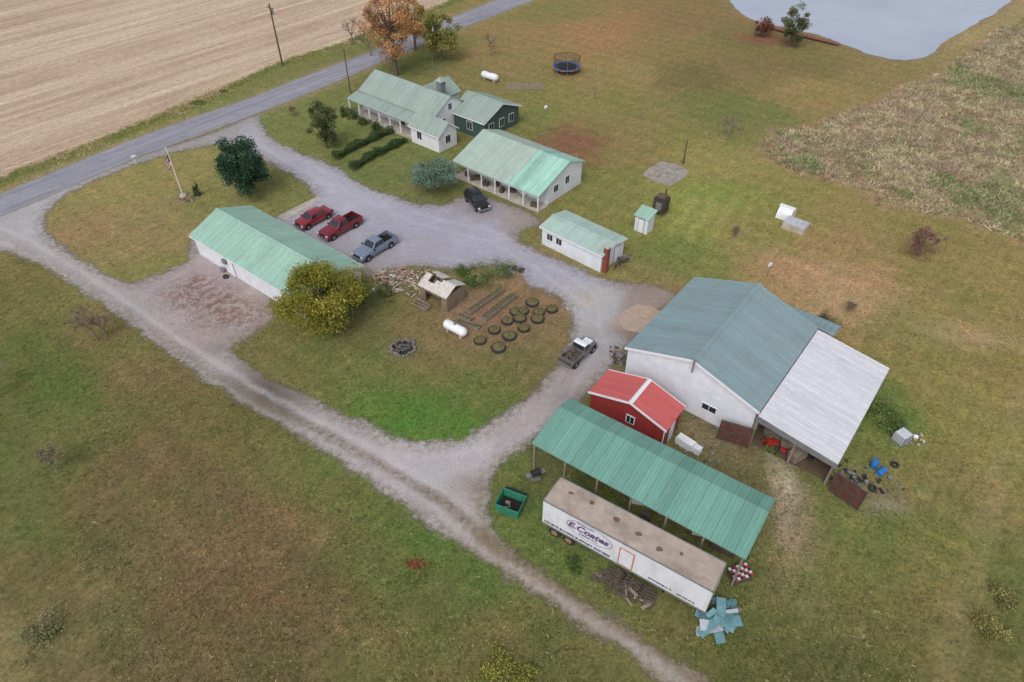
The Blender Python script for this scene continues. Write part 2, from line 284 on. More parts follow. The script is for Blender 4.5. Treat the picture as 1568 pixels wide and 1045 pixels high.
def sheet(name,d,z,mat,attrs,margin=1.0):
    inside=(d.reshape(ny,nx)<margin); cell=inside[:-1,:-1]|inside[:-1,1:]|inside[1:,1:]|inside[1:,:-1]
    q=Q[cell.ravel()]; u,inv=np.unique(q,return_inverse=True); vv=V[u].copy(); vv[:,2]=z
    return npmesh(name,vv,inv.reshape(-1,4),mat,{kk:a[u] for kk,a in attrs.items()})
# gravel
dg=np.maximum(np.maximum(sdf(px,py,Wg),-sdf(px,py,Wa)),-sdf(px,py,Wb))
dg=np.minimum(dg,sdf(px,py,SP([(345,530),(200,437),(288,402),(410,452),(424,488)])))
dcol=np.clip(idw(wx,wy,DC,1.5)*1.42,0,.8)
for u,v,r,c,w_ in [(397,610,1.5,(92,86,84),.9),(380,600,1.0,(100,94,92),.7),(415,622,1.0,(104,98,96),.7),(895,452,1.6,(176,164,146),.6),(700,735,3,(170,164,162),.4),(740,745,1.2,(122,112,100),.5),(955,500,1.4,(112,98,88),.6),(760,830,2.5,(124,106,88),.5),(20,340,3,(172,168,170),.4),(730,318,2.,(118,112,112),.5),(330,530,1.6,(124,112,106),.5),(660,755,1.5,(122,114,106),.4),(880,610,1.2,(120,110,100),.5)]:
    x,y=site(u,v); k=(np.clip(np.exp(-((wx*.6+px*.4-x)**2+(wy*.6+py*.4-y)**2)/r**2)*w_,0,1))[:,None]; dcol=dcol*(1-k)+np.array(lin(*c))*k
c1=pdist(px,py,CL1); c2=pdist(px,py,CL2)
ap=sdf(px,py,SP([(255,450),(300,425),(400,470),(385,505),(330,500)]))+(fbm(px,py,3,61)-.5)*3
k=NT('gravel',.95,0,.1); p=k.pos(); c=k.attr('col'); d=k.attr('d',True); a1=k.attr('c1',True); a2=k.attr('c2',True); al=k.attr('leaf',True); low=k.attr('low',True)
n1=k.noise(p,.35,6,.75); n2=k.noise(p,1.7,6,.8); n3=k.noise(p,9,4,.85); n8=k.noise(k.map(p,loc=(5,9,0)),1.1,6,.8); vd,vc=k.voro(p,14)
q=k.mix(k.mr(n1,.5,.6,0,.55),c,k.mix(1.,c,(1.2,1.2,1.2,1),'MULTIPLY'))
q=k.mix(k.mr(n2,.52,.64,0,.5),q,k.mix(1.,q,(.70,.67,.64,1),'MULTIPLY'))
def band(a,cn,w): 
    t=k.math('ABSOLUTE',k.math('SUBTRACT',k.math('ADD',a,k.mr(n1,.3,.7,-.35,.35)),cn)); return k.mr(t,0,w,1,0)
tr=k.math('MULTIPLY',band(a1,.95,.55),k.mr(n2,.35,.6,.2,.65)); q=k.mix(tr,q,(*lin(196,190,190),1))
tr=k.math('MULTIPLY',band(a2,1.0,.6),k.mr(n2,.35,.6,.1,.45)); q=k.mix(tr,q,(*lin(192,188,194),1))
ce=k.math('MULTIPLY',k.math('MULTIPLY',k.mr(a1,.1,.65,1,0),low),k.mr(n2,.38,.6,.3,.95)); q=k.mix(ce,q,(*lin(116,102,80),1))
ed=k.math('MULTIPLY',k.mr(d,-1.8,-.1,0,1),k.mr(n2,.42,.56,0,.85)); q=k.mix(ed,q,(*lin(126,116,94),1))
lf=k.math('MULTIPLY',k.mr(al,-.8,1.6,1,0),k.math('MULTIPLY',k.mr(n8,.47,.53,0,1),k.mr(n3,.4,.55,.25,.85))); q=k.mix(lf,q,(*lin(118,76,62),1))
q=k.mix(1.,q,k.gray(k.mr(n3,.28,.72,.68,1.32)),'MULTIPLY'); q=k.mix(.2,q,k.mix(1.,q,vc,'MULTIPLY')); 
k.col(q); k.bump(n3,.5,.05)
k.alpha(k.mr(k.math('ADD',d,k.math('ADD',k.mr(n1,.3,.7,-.7,.7),k.mr(n3,.3,.7,-.5,.5))),-.3,.15,1,0))
lowm=np.clip((55-py)/14,0.12,1)
sheet('gravel_driveway',dg,.02,k.m,{'col':dcol,'d':dg,'c1':c1,'c2':c2,'leaf':ap,'low':lowm},1.5)
# road
k=NT('asphalt',.9,0,.2); p=k.pos(); d=k.attr('d',True); pr=k.map(p,rot=(0,0,-A51),scale=(1,1,1)); ps=k.map(pr,scale=(.04,1,1))
n1=k.noise(ps,1.6,4); n2=k.noise(p,.5,5,.7); n3=k.noise(p,9,4,.8)
q=k.mix(k.mr(n1,.35,.65),(*lin(128,128,136),1),(*lin(154,153,162),1)); q=k.mix(k.mr(n2,.5,.7,0,.5),q,(*lin(114,112,120),1))
q=k.mix(1.,q,k.gray(k.mr(n3,.3,.7,.82,1.18)),'MULTIPLY'); q=k.mix(k.math('MULTIPLY',k.mr(d,-.8,0,0,.7),k.mr(n2,.3,.6)),q,(*lin(138,128,110),1))
k.col(q); k.alpha(k.mr(k.math('ADD',d,k.mr(n3,.3,.7,-.2,.2)),-.06,.06,1,0)); sheet('road',dr,.035,k.m,{'d':dr},1.)
# harvested field
k=NT('corn_stubble',.95,0,.1); p=k.pos(); d=k.attr('d',True); pR=k.map(p,rot=(0,0,math.radians(-50.5))); pr=k.map(pR,scale=(.035,1,1)); pr2=k.map(pR,scale=(.25,1,1))
nb=k.noise(pr,.28,3,.6); nr=k.noise(pr,1.35,3,.75); nf=k.noise(pr2,3.2,5,.85); n1=k.noise(p,.05,5); n3=k.noise(p,5,4,.85)
q=k.mix(k.mr(nb,.38,.62),(*lin(176,152,130),1),(*lin(206,186,162),1)); q=k.mix(k.mr(nr,.42,.62,0,.6),q,(*lin(156,134,112),1))
q=k.mix(k.mr(n1,.45,.62,0,.5),q,(*lin(194,172,148),1)); q=k.mix(1.,q,k.gray(k.mr(nf,.3,.7,.55,1.4)),'MULTIPLY'); q=k.mix(1.,q,k.gray(k.mr(n3,.3,.7,.62,1.38)),'MULTIPLY')
k.col(q); k.bump(nr,.5,.1); k.alpha(k.mr(k.math('ADD',d,k.math('ADD',k.mr(k.noise(p,.4,4,.7),.3,.7,-1.2,1.2),k.mr(n3,.3,.7,-.4,.4))),-.5,.3,1,0))
sheet('harvested_corn_field',df,.012,k.m,{'d':df},2.5)
k=NT('pond_water',.12,0,.5); p=k.pos(); k.col(k.mix(k.mr(k.noise(p,.05,3),.3,.7),(*lin(152,160,176),1),(*lin(170,177,192),1))); k.bump(k.noise(p,3,3),.08,.05)
dpp=dp+(fbm(px,py,4,8)-.5)*1.6; k.alpha(k.mr(k.attr('d',True),-.08,.02,1,0)); sheet('pond',dpp,.03,k.m,{'d':dpp},1.)
# ---------------------------------------------------------------- foliage
def folmat(name,tr=.25,rough=.8,g=1.):
    k=NT(name,rough,0,.2); c=k.attr('col'); c=k.mix(1.,c,(g,g,g,1),'MULTIPLY'); k.col(c); t=k.n('ShaderNodeBsdfTranslucent'); k.l(c,t.inputs[0]); mx=k.n('ShaderNodeMixShader'); mx.inputs[0].default_value=tr
    k.l(k.b.outputs[0],mx.inputs[1]); k.l(t.outputs[0],mx.inputs[2]); k.l(mx.outputs[0],k.out.inputs[0]); return k.m
FOL=folmat('foliage',.3,.8,1.45); BLADE=folmat('grass_blades',.4,.9,1.75)
BARK=M('bark',(100,88,76),.95,var=.3,sc=6,bump=.5); GBARK=M('bark_grey',(130,116,106),.95,var=.25,sc=6)
def quads(name,P,size,C,mat,parent=None,nbias=.35,asp=.7,rng=RNG):
    n=len(P); nr=rng.normal(size=(n,3)); nr[:,2]=np.abs(nr[:,2])+nbias; nr/=np.linalg.norm(nr,axis=1)[:,None]
    a=rng.normal(size=(n,3)); u=np.cross(nr,a); u/=np.linalg.norm(u,axis=1)[:,None]; w=np.cross(nr,u)
    s=(size*(.6+.8*rng.random(n)))[:,None]
    q=np.stack([P-u*s,P-w*s*asp*.8,P+u*s,P+w*s*asp],1).reshape(-1,3)
    return npmesh(name,q,np.arange(4*n).reshape(-1,4),mat,{'col':np.repeat(C,4,axis=0)},parent)
def blades(name,P,h,C,rng=RNG,k=3,w=.25,lean=.6):
    n=len(P); P=np.repeat(P,k,axis=0); C=np.repeat(C,k,axis=0); h=np.repeat(h,k); n=n*k
    C=C*(.8+.4*rng.random((n,1)))
    a=rng.random(n)*2*np.pi; P=P+np.stack([rng.normal(size=n)*h*.35,rng.normal(size=n)*h*.35,np.zeros(n)],1)
    u=np.stack([np.cos(a),np.sin(a),np.zeros(n)],1)*(h*w)[:,None]; t=np.stack([rng.normal(size=n)*lean*h,rng.normal(size=n)*lean*h,h*(.5+.6*rng.random(n))],1)
    q=np.stack([P-u,P+u,P+u*.35+t,P-u*.35+t],1).reshape(-1,3)
    return npmesh(name,q,np.arange(4*n).reshape(-1,4),BLADE,{'col':np.repeat(C,4,axis=0)})
def tree(name,x,y,zc,a,c,cols,nl=9000,ls=.16,K=46,seed=1,shape='round',tr=.22,cr=.27,bark=BARK):
    rng=np.random.default_rng(seed); T=Thing(name,x,y); t=T.part('trunk_and_limbs',bark,True)
    ctr=[]
    for i in range(K):
        d=rng.normal(size=3); d/=np.linalg.norm(d); r=(.35+.65*rng.random()**.6)*(.85+.3*rng.random())
        z=d[2]*r
        if shape=='cone': f=max(.16,(1-(z+1)/2)**.8*1.25); hx=rng.random()*2*np.pi; rr=rng.random()**.5*f; px_,py_=math.cos(hx)*rr,math.sin(hx)*rr
        elif shape=='flat': px_,py_=d[0]*r,d[1]*r; z=z*.8
        else: px_,py_=d[0]*r,d[1]*r
        ctr.append((px_*a*.86,py_*a*.86,zc+z*c*.86))
    ctr=np.array(ctr); zt=zc+c*.45 if shape!='cone' else zc+c*.9
    segs=5; prev=Vector((0,0,-.1)); 
    for i in range(1,segs+1):
        f=i/segs; nx_=Vector((rng.normal()*.12*a*.2,rng.normal()*.12*a*.2,zt*f)); t.cyl(prev,nx_,tr*(1.25-1.05*(i-1)/segs),tr*(1.25-1.05*f),7); prev=nx_
    z0=max(.5,zc-c*.75)
    for i,p_ in enumerate(ctr):
        if i%2==0:
            zz=min(z0+(p_[2]-z0)*.35,zt); b=Vector((0,0,max(zz,.5))); e=Vector(p_); m=b.lerp(e,.5)+Vector((0,0,-.05*a)); t.cyl(b,m,tr*.42,tr*.25,5); t.cyl(m,e,tr*.25,.02,4)
    T.done()
    w=.6+.8*rng.random(K); idx=rng.choice(K,size=nl,p=w/w.sum()); g=rng.normal(size=(nl,3)); g/=np.linalg.norm(g,axis=1)[:,None]; g*=(rng.random(nl)**.45)[:,None]
    R=a*cr*(.55+.9*rng.random(K)); P=ctr[idx]+g*R[idx][:,None]*np.array([1,1,.75 if shape!='flat' else .5]); P+=rng.normal(size=P.shape)*a*.03; P[:,2]=np.maximum(P[:,2],.15)
    cols=np.array([lin(*q) for q in cols]); cc=cols[rng.integers(0,len(cols),K)]*(.62+.7*rng.random((K,1))); C=cc[idx]*(.6+.8*rng.random((nl,1)))
    alt=cols[rng.integers(0,len(cols),nl)]; C=C*.75+alt*.25
    quads('leaves',P,ls,C,FOL,T.e,rng=rng); return T.e
def bare(name,x,y,h,spread=.6,seed=1,r=.09,tips=None,depth=5,kids=3,bark=GBARK):
    rng=random.Random(seed); T=Thing(name,x,y); t=T.part('trunk_and_branches',bark,False); ends=[]
    def br(p,d,L,r,n):
        q=p+d*L; t.cyl(p,q,r,r*.62,5 if n>2 else 3)
        if n==0: ends.append(q); return
        for i in range(kids if n<depth else kids+1):
            e=(d+Vector((rng.uniform(-1,1),rng.uniform(-1,1),rng.uniform(-.35,.8)))*spread).normalized(); br(q if rng.random()<.7 else p.lerp(q,.7),e,L*rng.uniform(.6,.85),max(r*.6,.02),n-1)
            if n<=2: ends.append(p.lerp(q,rng.random()))
    br(Vector((0,0,0)),Vector((0,0,1)),h*.27,r,depth); T.done()
    if tips:
        rg=np.random.default_rng(seed); P=np.array([tuple(e) for e in ends]); P=np.concatenate([P+rg.normal(size=P.shape)*.14 for _ in range(tips[1])])
        cs=np.array([lin(*q) for q in tips[0]]); C=cs[rg.integers(0,len(cs),len(P))]*(.6+.8*rg.random((len(P),1))); quads('leaves',P,tips[2],C,FOL,T.e,rng=rg)
    return T.e
x,y=site(490,456,3.3); tree('yellow_green_maple_tree',x,y,3.7,5.1,3.1,[(134,128,52),(118,118,46),(148,140,62),(94,102,46)],24000,.11,100,3,cr=.23,tr=.24)
x,y=site(370,250,4.6); tree('dark_evergreen_tree',x,y,4.4,3.7,4.1,[(50,76,56),(42,64,50),(64,90,68)],15000,.13,64,5,cr=.25)
x,y=site(494,192,3.6); tree('small_shade_tree',x,y,3.9,2.4,3.7,[(82,92,58),(94,102,62),(70,80,54)],7500,.12,40,6,cr=.28,tr=.14)
x,y=site(664,264,2.8); tree('spreading_blue_green_tree',x,y,2.8,3.5,1.5,[(100,120,106),(86,108,92),(114,130,112)],8000,.11,52,8,'flat',cr=.24,tr=.16)
x,y=site(607,116); tree('orange_autumn_tree',x,y,9.0,5.8,7.0,[(168,122,82),(180,138,96),(148,106,74),(130,112,78)],8500,.16,74,9,cr=.2,tr=.42)
x,y=site(677,94); tree('green_roadside_tree',x,y,5.4,3.9,4.8,[(122,122,70),(106,112,62),(144,134,76)],8000,.16,46,10,cr=.26,tr=.22)
x,y=site(636,78); tree('orange_autumn_tree',x,y,5.6,3.4,4.2,[(170,132,90),(158,114,78),(148,130,82)],4500,.16,34,12,cr=.24)
x,y=site(568,86); bare('bare_tree',x,y,8.5,.7,4,r=.2); x,y=site(540,66); bare('bare_tree',x,y,6,.8,14,r=.14)
x,y=site(1208,72); tree('pond_side_tree',x,y,4.0,2.9,3.6,[(92,96,66),(80,88,60),(104,106,74)],5500,.16,36,14,cr=.26)
x,y=site(1164,56); tree('red_leaf_bush',x,y,1.9,2.2,1.7,[(114,70,60),(126,80,68),(94,64,54)],2600,.14,24,15,cr=.3,tr=.08)
x,y=site(1404,392); tree('reddish_small_tree',x,y,2.3,2.2,2.0,[(124,94,86),(108,80,74),(138,108,96)],3800,.07,44,16,cr=.2,tr=.07)
for (u,v,h,s) in [(1113,216,4.8,21),(752,86,4.8,22),(1125,366,1.9,23),(1297,478,1.8,24),(150,522,5.2,25),(165,518,4.0,35),(88,720,3.6,26),(2,610,4.4,27),(450,178,2.0,29),(1205,48,3.0,30)]:
    x,y=site(u,v); bare('bare_shrub',x,y,h,.95,s,r=.055+h*.007,tips=([(122,110,86),(106,100,72),(132,114,92)],1,.05) if h<4 else ([(124,108,88)],1,.04))
def shrub(name,u,v,a,c,cols,n=900,s=1,ls=.1,h0=0):
    x,y=site(u,v,h0); rng=np.random.default_rng(s); K=14; ct=rng.normal(size=(K,3))*np.array([a*.42,a*.42,c*.25])+np.array([0,0,c*.55]); idx=rng.integers(0,K,n)
    P=ct[idx]+rng.normal(size=(n,3))*np.array([a*.2,a*.2,c*.2]); P[:,2]=np.abs(P[:,2]); cs=np.array([lin(*q) for q in cols]); cc=cs[rng.integers(0,len(cs),K)]*(.7+.6*rng.random((K,1)))
    o=quads(name,P,ls,cc[idx]*(.7+.6*rng.random((n,1))),FOL,rng=rng); o.location=(x,y,0); return o
GR=[(70,88,54),(84,100,60),(60,76,50)]
for (u,v,a) in [(540,182,1.0),(556,190,1.2),(575,200,.9),(528,178,.8),(302,300,.5)]: shrub('round_shrub',u,v,a,1.2,GR,900,int(u),.1)
shrub('red_bush',638,868,.65,.6,[(128,76,56),(116,72,52),(138,92,66)],700,3,.05)
for (u,v,a,c,cl) in [(760,1030,1.5,.7,[(120,122,58),(104,110,54),(134,132,66)]),(800,1045,1.2,.6,[(116,120,60),(130,128,64)]),(1512,962,1.2,.4,[(132,124,78),(116,116,68)]),(1535,915,1.0,.35,[(134,126,84),(120,118,74)]),(60,975,1.6,.6,[(124,120,92),(104,106,72)]),(742,432,2.0,1.2,[(104,116,74),(86,104,60),(128,124,84)]),(765,420,1.6,1.1,[(110,116,78),(90,104,62)]),(725,436,1.2,.9,[(96,110,66),(84,104,60)]),(1350,640,2.2,.9,[(90,108,58),(108,116,70),(78,96,54)]),(1325,618,1.4,1.1,[(90,106,58),(122,118,80)]),(1365,655,1.2,.5,[(86,106,56)]),(590,452,1.,.9,[(86,100,56),(110,110,68)]),(550,462,1.,1.,[(86,96,54)]),(712,420,1.,.8,[(90,106,60)]),(1262,500,1.2,1.6,[(98,88,76),(90,92,66)]),(1180,690,.6,.5,[(86,102,56)]),(880,870,.7,.35,[(82,98,52)])]:
    shrub('weed_clump',u,v,a,c,cl,1300,int(u+v),.075)
def hedge(name,P,w,h,seed):
    P=SP(P); rng=np.random.default_rng(seed); pts=[]
    for (ax,ay),(bx,by) in zip(P[:-1],P[1:]):
        L=math.hypot(bx-ax,by-ay); n=int(L*560); t=rng.random(n); e=np.array([(bx-ax)/L,(by-ay)/L]); nn=np.array([-e[1],e[0]])
        o=rng.uniform(-.5,.5,n)*w*(.85+.3*np.sin(t*L*2.1)); z=h*rng.random(n)**.5*(.85+.2*np.sin(t*L*1.7+1))
        xy=np.array([ax,ay])+t[:,None]*np.array([bx-ax,by-ay])+o[:,None]*nn; pts.append(np.column_stack([xy,z]))
    Pn=np.concatenate(pts); cs=np.array([lin(*q) for q in [(60,80,46),(72,92,52),(52,68,44)]]); 
    quads(name,Pn,.085,cs[rng.integers(0,3,len(Pn))]*(.6+.8*rng.random((len(Pn),1))),FOL,rng=rng)
hedge('clipped_hedge',[(512,246),(545,228),(600,203)],1.3,1.1,1); hedge('clipped_hedge',[(538,262),(575,240),(622,218)],1.3,1.1,2)
# meadow, verge and lawn tufts
P_=np.array(Wm); rng=np.random.default_rng(5); lo=np.maximum(P_.min(0),[-120,15]); hi=np.minimum(P_.max(0),[140,185])
X=rng.uniform(lo[0],hi[0],190000); Y=rng.uniform(lo[1],hi[1],190000); d=sdf(X,Y,Wm)+(fbm(X,Y,6,11)-.5)*5.; m=(d+rng.random(len(X))**2*5<.6)&(sdf(X,Y,Wp)>1.5); X=X[m][:70000]; Y=Y[m][:70000]
cw=fbm(X,Y,9,21); cw2=fbm(X,Y,3.2,22)
cs=np.array([lin(160,142,124),lin(178,168,140),lin(120,130,88),lin(138,142,104),lin(146,126,108)])
pick=np.where(cw>.54,np.where(cw2>.5,2,3),np.where(cw2>.56,0,np.where(cw2>.42,1,4))); flip=RNG.random(len(X))<.4; pick=np.where(flip,RNG.integers(0,5,len(X)),pick)
blades('tall_meadow_grass',np.column_stack([X,Y,np.zeros(len(X))]),.2+.4*cw2,cs[pick]*.9*(.75+.5*RNG.random((len(X),1))),k=3,w=.2,lean=.9)
fe=SP(field[1:14]); pts=[]
for (ax,ay),(bx,by) in zip(fe[:-1],fe[1:]):
    L=math.hypot(bx-ax,by-ay); n=int(L*60); t=RNG.random(n); o=RNG.normal(size=n)*.9+1.0; pts.append(np.column_stack([ax+(bx-ax)*t+o*(by-ay)/L,ay+(by-ay)*t-o*(bx-ax)/L,np.zeros(n)]))
P=np.concatenate(pts); cv=fbm(P[:,0],P[:,1],5,31); cs=np.array([lin(106,116,66),lin(130,126,82),lin(156,142,110),lin(94,108,60)])
blades('verge_grass',P,.15+.5*np.clip(cv-.35,0,1),cs[np.clip((cv*6-1.4).astype(int)%4,0,3)],k=2,w=.25,lean=.9)
n=110000; Y=15+RNG.random(n)**1.5*125; X=(RNG.random(n)*2-1)*(12+Y*.78); 
dgp=np.maximum(np.maximum(sdf(X,Y,Wg),-sdf(X,Y,Wa)),-sdf(X,Y,Wb)); m=(dgp>-.15)&(sdf(X,Y,Wr)>.3)&(sdf(X,Y,Wf)>0)&(sdf(X,Y,Wp)>1)&(fbm(X,Y,4,44)>.36); X=X[m];Y=Y[m]
C=idw(X,Y,GC)*np.array([1.05,1.02,.97])*(.6+.85*RNG.random((len(X),1))); C[RNG.random(len(X))<.10]=np.array(lin(140,130,96))
blades('lawn_tufts',np.column_stack([X,Y,np.zeros(len(X))]),.04+.06*RNG.random(len(X))**2,C,k=2,w=.7,lean=1.2)
# fallen leaves
P=[]
for u,v,r,n in [(490,480,7,900),(320,470,6,1500),(606,110,9,900),(760,470,6,500),(270,450,4,900),(660,280,4,200)]:
    x,y=site(u,v); q=RNG.normal(size=(n,2))*r*.55+[x,y]; P.append(np.column_stack([q,np.full(n,.05)]))
P=np.concatenate(P); cs=np.array([lin(134,100,72),lin(116,82,66),lin(150,132,84)]); quads('fallen_leaves',P,.05,cs[RNG.integers(0,3,len(P))],FOL,nbias=3.)
# ---------------------------------------------------------------- materials for buildings
WHT=siding('white_metal_siding',(218,221,229),per=.3,amt=.2); WOOD=siding('white_lap_siding',(220,222,226),per=.22,hor=True,amt=.15)
GRN=siding('dark_green_siding',(64,88,82),per=.22,hor=True,amt=.1); REDW=siding('red_metal_siding',(142,50,50),per=.3,amt=.15)
GLASS=M('window_glass',(40,46,54),.08,var=.2,spec=.8); TRIM=M('white_trim',(222,223,228),.5,var=.05); DARK=M('dark_interior',(34,32,32),.95)
STEEL=M('grey_steel',(134,136,140),.5,.3,dirt=(110,92,78),damt=.4); TIMB=M('weathered_timber',(132,120,106),.9,var=.3,sc=3); DTIMB=M('dark_timber',(84,74,68),.9,var=.3,sc=3)
CONC=M('concrete',(178,170,160),.9,var=.15,sc=1.5,dirt=(132,120,106),damt=.7); TIRE=M('rubber',(54,54,56),.85,var=.3); WHITEP=M('white_paint',(224,226,230),.4,var=.05,dirt=(150,142,126),damt=.35)
def win(T,x,y,z,w,h,ax='x',out=-1):
    fr=T.part('window_frame',TRIM); g=T.part('window_pane',GLASS)
    if ax=='x':
        y0,y1=sorted((y,y+out*.05)); fr.box(x-w/2-.08,x+w/2+.08,y0,y1,z-.08,z+h+.08); y0,y1=sorted((y,y+out*.065)); g.box(x-w/2,x-.03,y0,y1,z,z+h); g.box(x+.03,x+w/2,y0,y1,z,z+h)
    else:
        x0,x1=sorted((x,x+out*.05)); fr.box(x0,x1,y-w/2-.08,y+w/2+.08,z-.08,z+h+.08); x0,x1=sorted((x,x+out*.065)); g.box(x0,x1,y-w/2,y-.03,z,z+h); g.box(x0,x1,y+.03,y+w/2,z,z+h)
def door(T,x,y,w,h,ax='x',out=-1,mat=None,fr=True):
    d=T.part('door',mat or TRIM); f=T.part('door_frame',STEEL)
    if ax=='x':
        y0,y1=sorted((y,y+out*.04)); f.box(x-w/2-.07,x+w/2+.07,y0,y1,.02,h+.07); y0,y1=sorted((y,y+out*.07)); d.box(x-w/2,x+w/2,y0,y1,.03,h)
    else:
        x0,x1=sorted((x,x+out*.04)); f.box(x0,x1,y-w/2-.07,y+w/2+.07,.02,h+.07); x0,x1=sorted((x,x+out*.07)); d.box(x0,x1,y-w/2,y+w/2,.03,h)
def gwalls(p,x0,x1,y0,y1,he,hr,yr=None,hb=None):
    yr=(y0+y1)/2 if yr is None else yr; hb=he if hb is None else hb
    p.poly([(x0,y0,0),(x1,y0,0),(x1,y0,he),(x0,y0,he)]); p.poly([(x1,y1,0),(x0,y1,0),(x0,y1,hb),(x1,y1,hb)])
    p.poly([(x0,y1,0),(x0,y0,0),(x0,y0,he),(x0,yr,hr),(x0,y1,hb)]); p.poly([(x1,y0,0),(x1,y1,0),(x1,y1,hb),(x1,yr,hr),(x1,y0,he)])
def gable(T,L,W,he,hr,rm,wm,x0=0.,y0=0.,oh=.35,rib=.9,trim=True,yr=None,hb=None):
    """roof outline x0..x0+L, y0..y0+W; walls inset by oh"""
    yr=W/2 if yr is None else yr; hb=he if hb is None else hb; z=lambda yy:(he+(hr-he)*yy/yr) if yy<=yr else (hb+(hr-hb)*(W-yy)/(W-yr))
    w=T.part('walls',wm); gwalls(w,x0+oh,x0+L-oh,y0+oh,y0+W-oh,z(oh)-.1,hr-.1,y0+yr,z(W-oh)-.1)
    r=T.part('roof',rm); r.roof((x0,y0,he),(x0+L,y0,he),(x0+L,y0+yr,hr),(x0,y0+yr,hr),rib=rib); r.roof((x0,y0+W,hb),(x0+L,y0+W,hb),(x0+L,y0+yr,hr),(x0,y0+yr,hr),rib=rib)
    c=T.part('ridge_cap',rm); d=.22; s1=(hr-he)/yr*d; s2=(hr-hb)/(W-yr)*d
    c.hexa([(x0-.02,y0+yr-d,hr-s1+.05),(x0+L+.02,y0+yr-d,hr-s1+.05),(x0+L+.02,y0+yr,hr+.05),(x0-.02,y0+yr,hr+.05)],[(x0-.02,y0+yr-d,hr-s1+.07),(x0+L+.02,y0+yr-d,hr-s1+.07),(x0+L+.02,y0+yr,hr+.08),(x0-.02,y0+yr,hr+.08)])
    c.hexa([(x0-.02,y0+yr,hr+.05),(x0+L+.02,y0+yr,hr+.05),(x0+L+.02,y0+yr+d,hr-s2+.05),(x0-.02,y0+yr+d,hr-s2+.05)],[(x0-.02,y0+yr,hr+.08),(x0+L+.02,y0+yr,hr+.08),(x0+L+.02,y0+yr+d,hr-s2+.07),(x0-.02,y0+yr+d,hr-s2+.07)])
    if trim:
        t=T.part('fascia',TRIM)
        t.box(x0+.01,x0+L-.01,y0-.03,y0-.003,he-.2,he-.01); t.box(x0+.01,x0+L-.01,y0+W+.003,y0+W+.03,hb-.2,hb-.01)
        for xx in (x0-.03,x0+L+.003):
            for (ya,za,yb,zb) in ((y0,he,y0+yr,hr),(y0+yr,hr,y0+W,hb)):
                t.hexa([(xx,ya,za-.22),(xx+.027,ya,za-.22),(xx+.027,yb,zb-.22),(xx,yb,zb-.22)],[(xx,ya,za),(xx+.027,ya,za),(xx+.027,yb,zb),(xx,yb,zb)])
def ang(a,b): return math.atan2(b[1]-a[1],b[0]-a[0])
def dist(a,b): return math.hypot(b[0]-a[0],b[1]-a[1])
# garage
a=site(289,361,2.7); t_=site(380,313,2.7); r_=site(552,404,2.7); an=ang(t_,r_); L=dist(t_,r_); W=dist(a,t_)
MINT=roofmat('mint_roof',(150,186,170))
T=Thing('white_metal_garage',*a,an); gable(T,L,W,2.7,4.3,MINT,WHT)
win(T,1.6,W-.35,1.1,1,.9,'x',1)
for xx in (5,10,15): door(T,xx,W-.35,3.2,2.3,'x',1)
door(T,7.2,.35,.95,2.05); 
k_=T.part('wall_fan_housing',STEEL); k_.box(6.0,6.6,.0,.34,1.4,1.9); k_.cyl((5.6,.1,.35),(5.6,-.15,.35),.33,.33,14)
T.done()
# workshop with porch
a=site(692,247,2.4); b=site(825,302,2.4); an=ang(a,b); L=dist(a,b)
T=Thing('white_workshop_with_porch',*a,an); RW=roofmat('pale_green_roof',(164,182,170)); RW2=roofmat('new_mint_roof',(154,196,180),pv=.12)
W1,W2=6.6,10.3; x1=L*.66; he,hr,hb=2.4,4.7,3.3
for (xa,xb,mm) in ((0,x1,RW),(x1,L,RW2)):
    r=T.part('roof',mm); r.roof((xa,0,he),(xb,0,he),(xb,W1,hr),(xa,W1,hr)); r.roof((xa,W2,hb),(xb,W2,hb),(xb,W1,hr),(xa,W1,hr))
w=T.part('walls',WHT); zy=he+(hr-he)*2.4/W1
gwalls(w,.4,L-.35,2.4,W2-.3,zy-.1,hr-.1,W1,hb-.05)
pp=T.part('porch_posts',TRIM); n=6
for i in range(n+1): xx=.3+(L-.6)*i/n; pp.box(xx-.07,xx+.07,.2,.34,0,he-.06)
pp.box(.2,L-.2,.18,.36,he-.3,he-.09)
fl=T.part('porch_slab',CONC); fl.box(.1,L-.1,.05,2.4,0,.12)
for xx in (3,8.5,13): win(T,xx,2.4,1,1.1,1.0)
for xx in (5.5,10.8): door(T,xx,2.4,1.0,2.05)
win(T,L-.35,6.6,1.5,.8,1.0,'y',1); win(T,L-.35,4.1,1.3,.9,.9,'y',1)
ch=T.part('porch_clutter',DTIMB); 
for i in range(9): xx=random.uniform(1,L-1); ch.rbox((xx,random.uniform(.8,2.),.12+.3),(random.uniform(.4,1.1),.5,.6),(0,0,random.random()))
T.done()
# small shop
a=site(826,347,2.5); b=site(922,393,2.5); an=ang(a,b); L=dist(a,b); T=Thing('small_white_outbuilding',*a,an)
gable(T,L,5.0,2.5,3.0,roofmat('pale_mint_roof',(166,190,180)),WHT,oh=.25)
win(T,1.5,.25,1.1,.8,.8); win(T,2.9,.25,1.1,.8,.8); door(T,L-.25,3.3,.95,2.05,'y',1)
BR=M('chimney_brick',(128,72,58),.9,var=.3,sc=5); c=T.part('brick_chimney',BR); c.box(L-.2,L+.35,.5,1.05,0,3.35); c=T.part('chimney_cap',CONC); c.box(L-.25,L+.4,.45,1.1,3.35,3.45)
j=T.part('lean_items',DTIMB); 
for i in range(8): j.rbox((L+.5+random.random()*.5,1.6+i*.35,.5),(.08,.08,1.5),(random.uniform(-.3,.3),.3,0))
T.done()
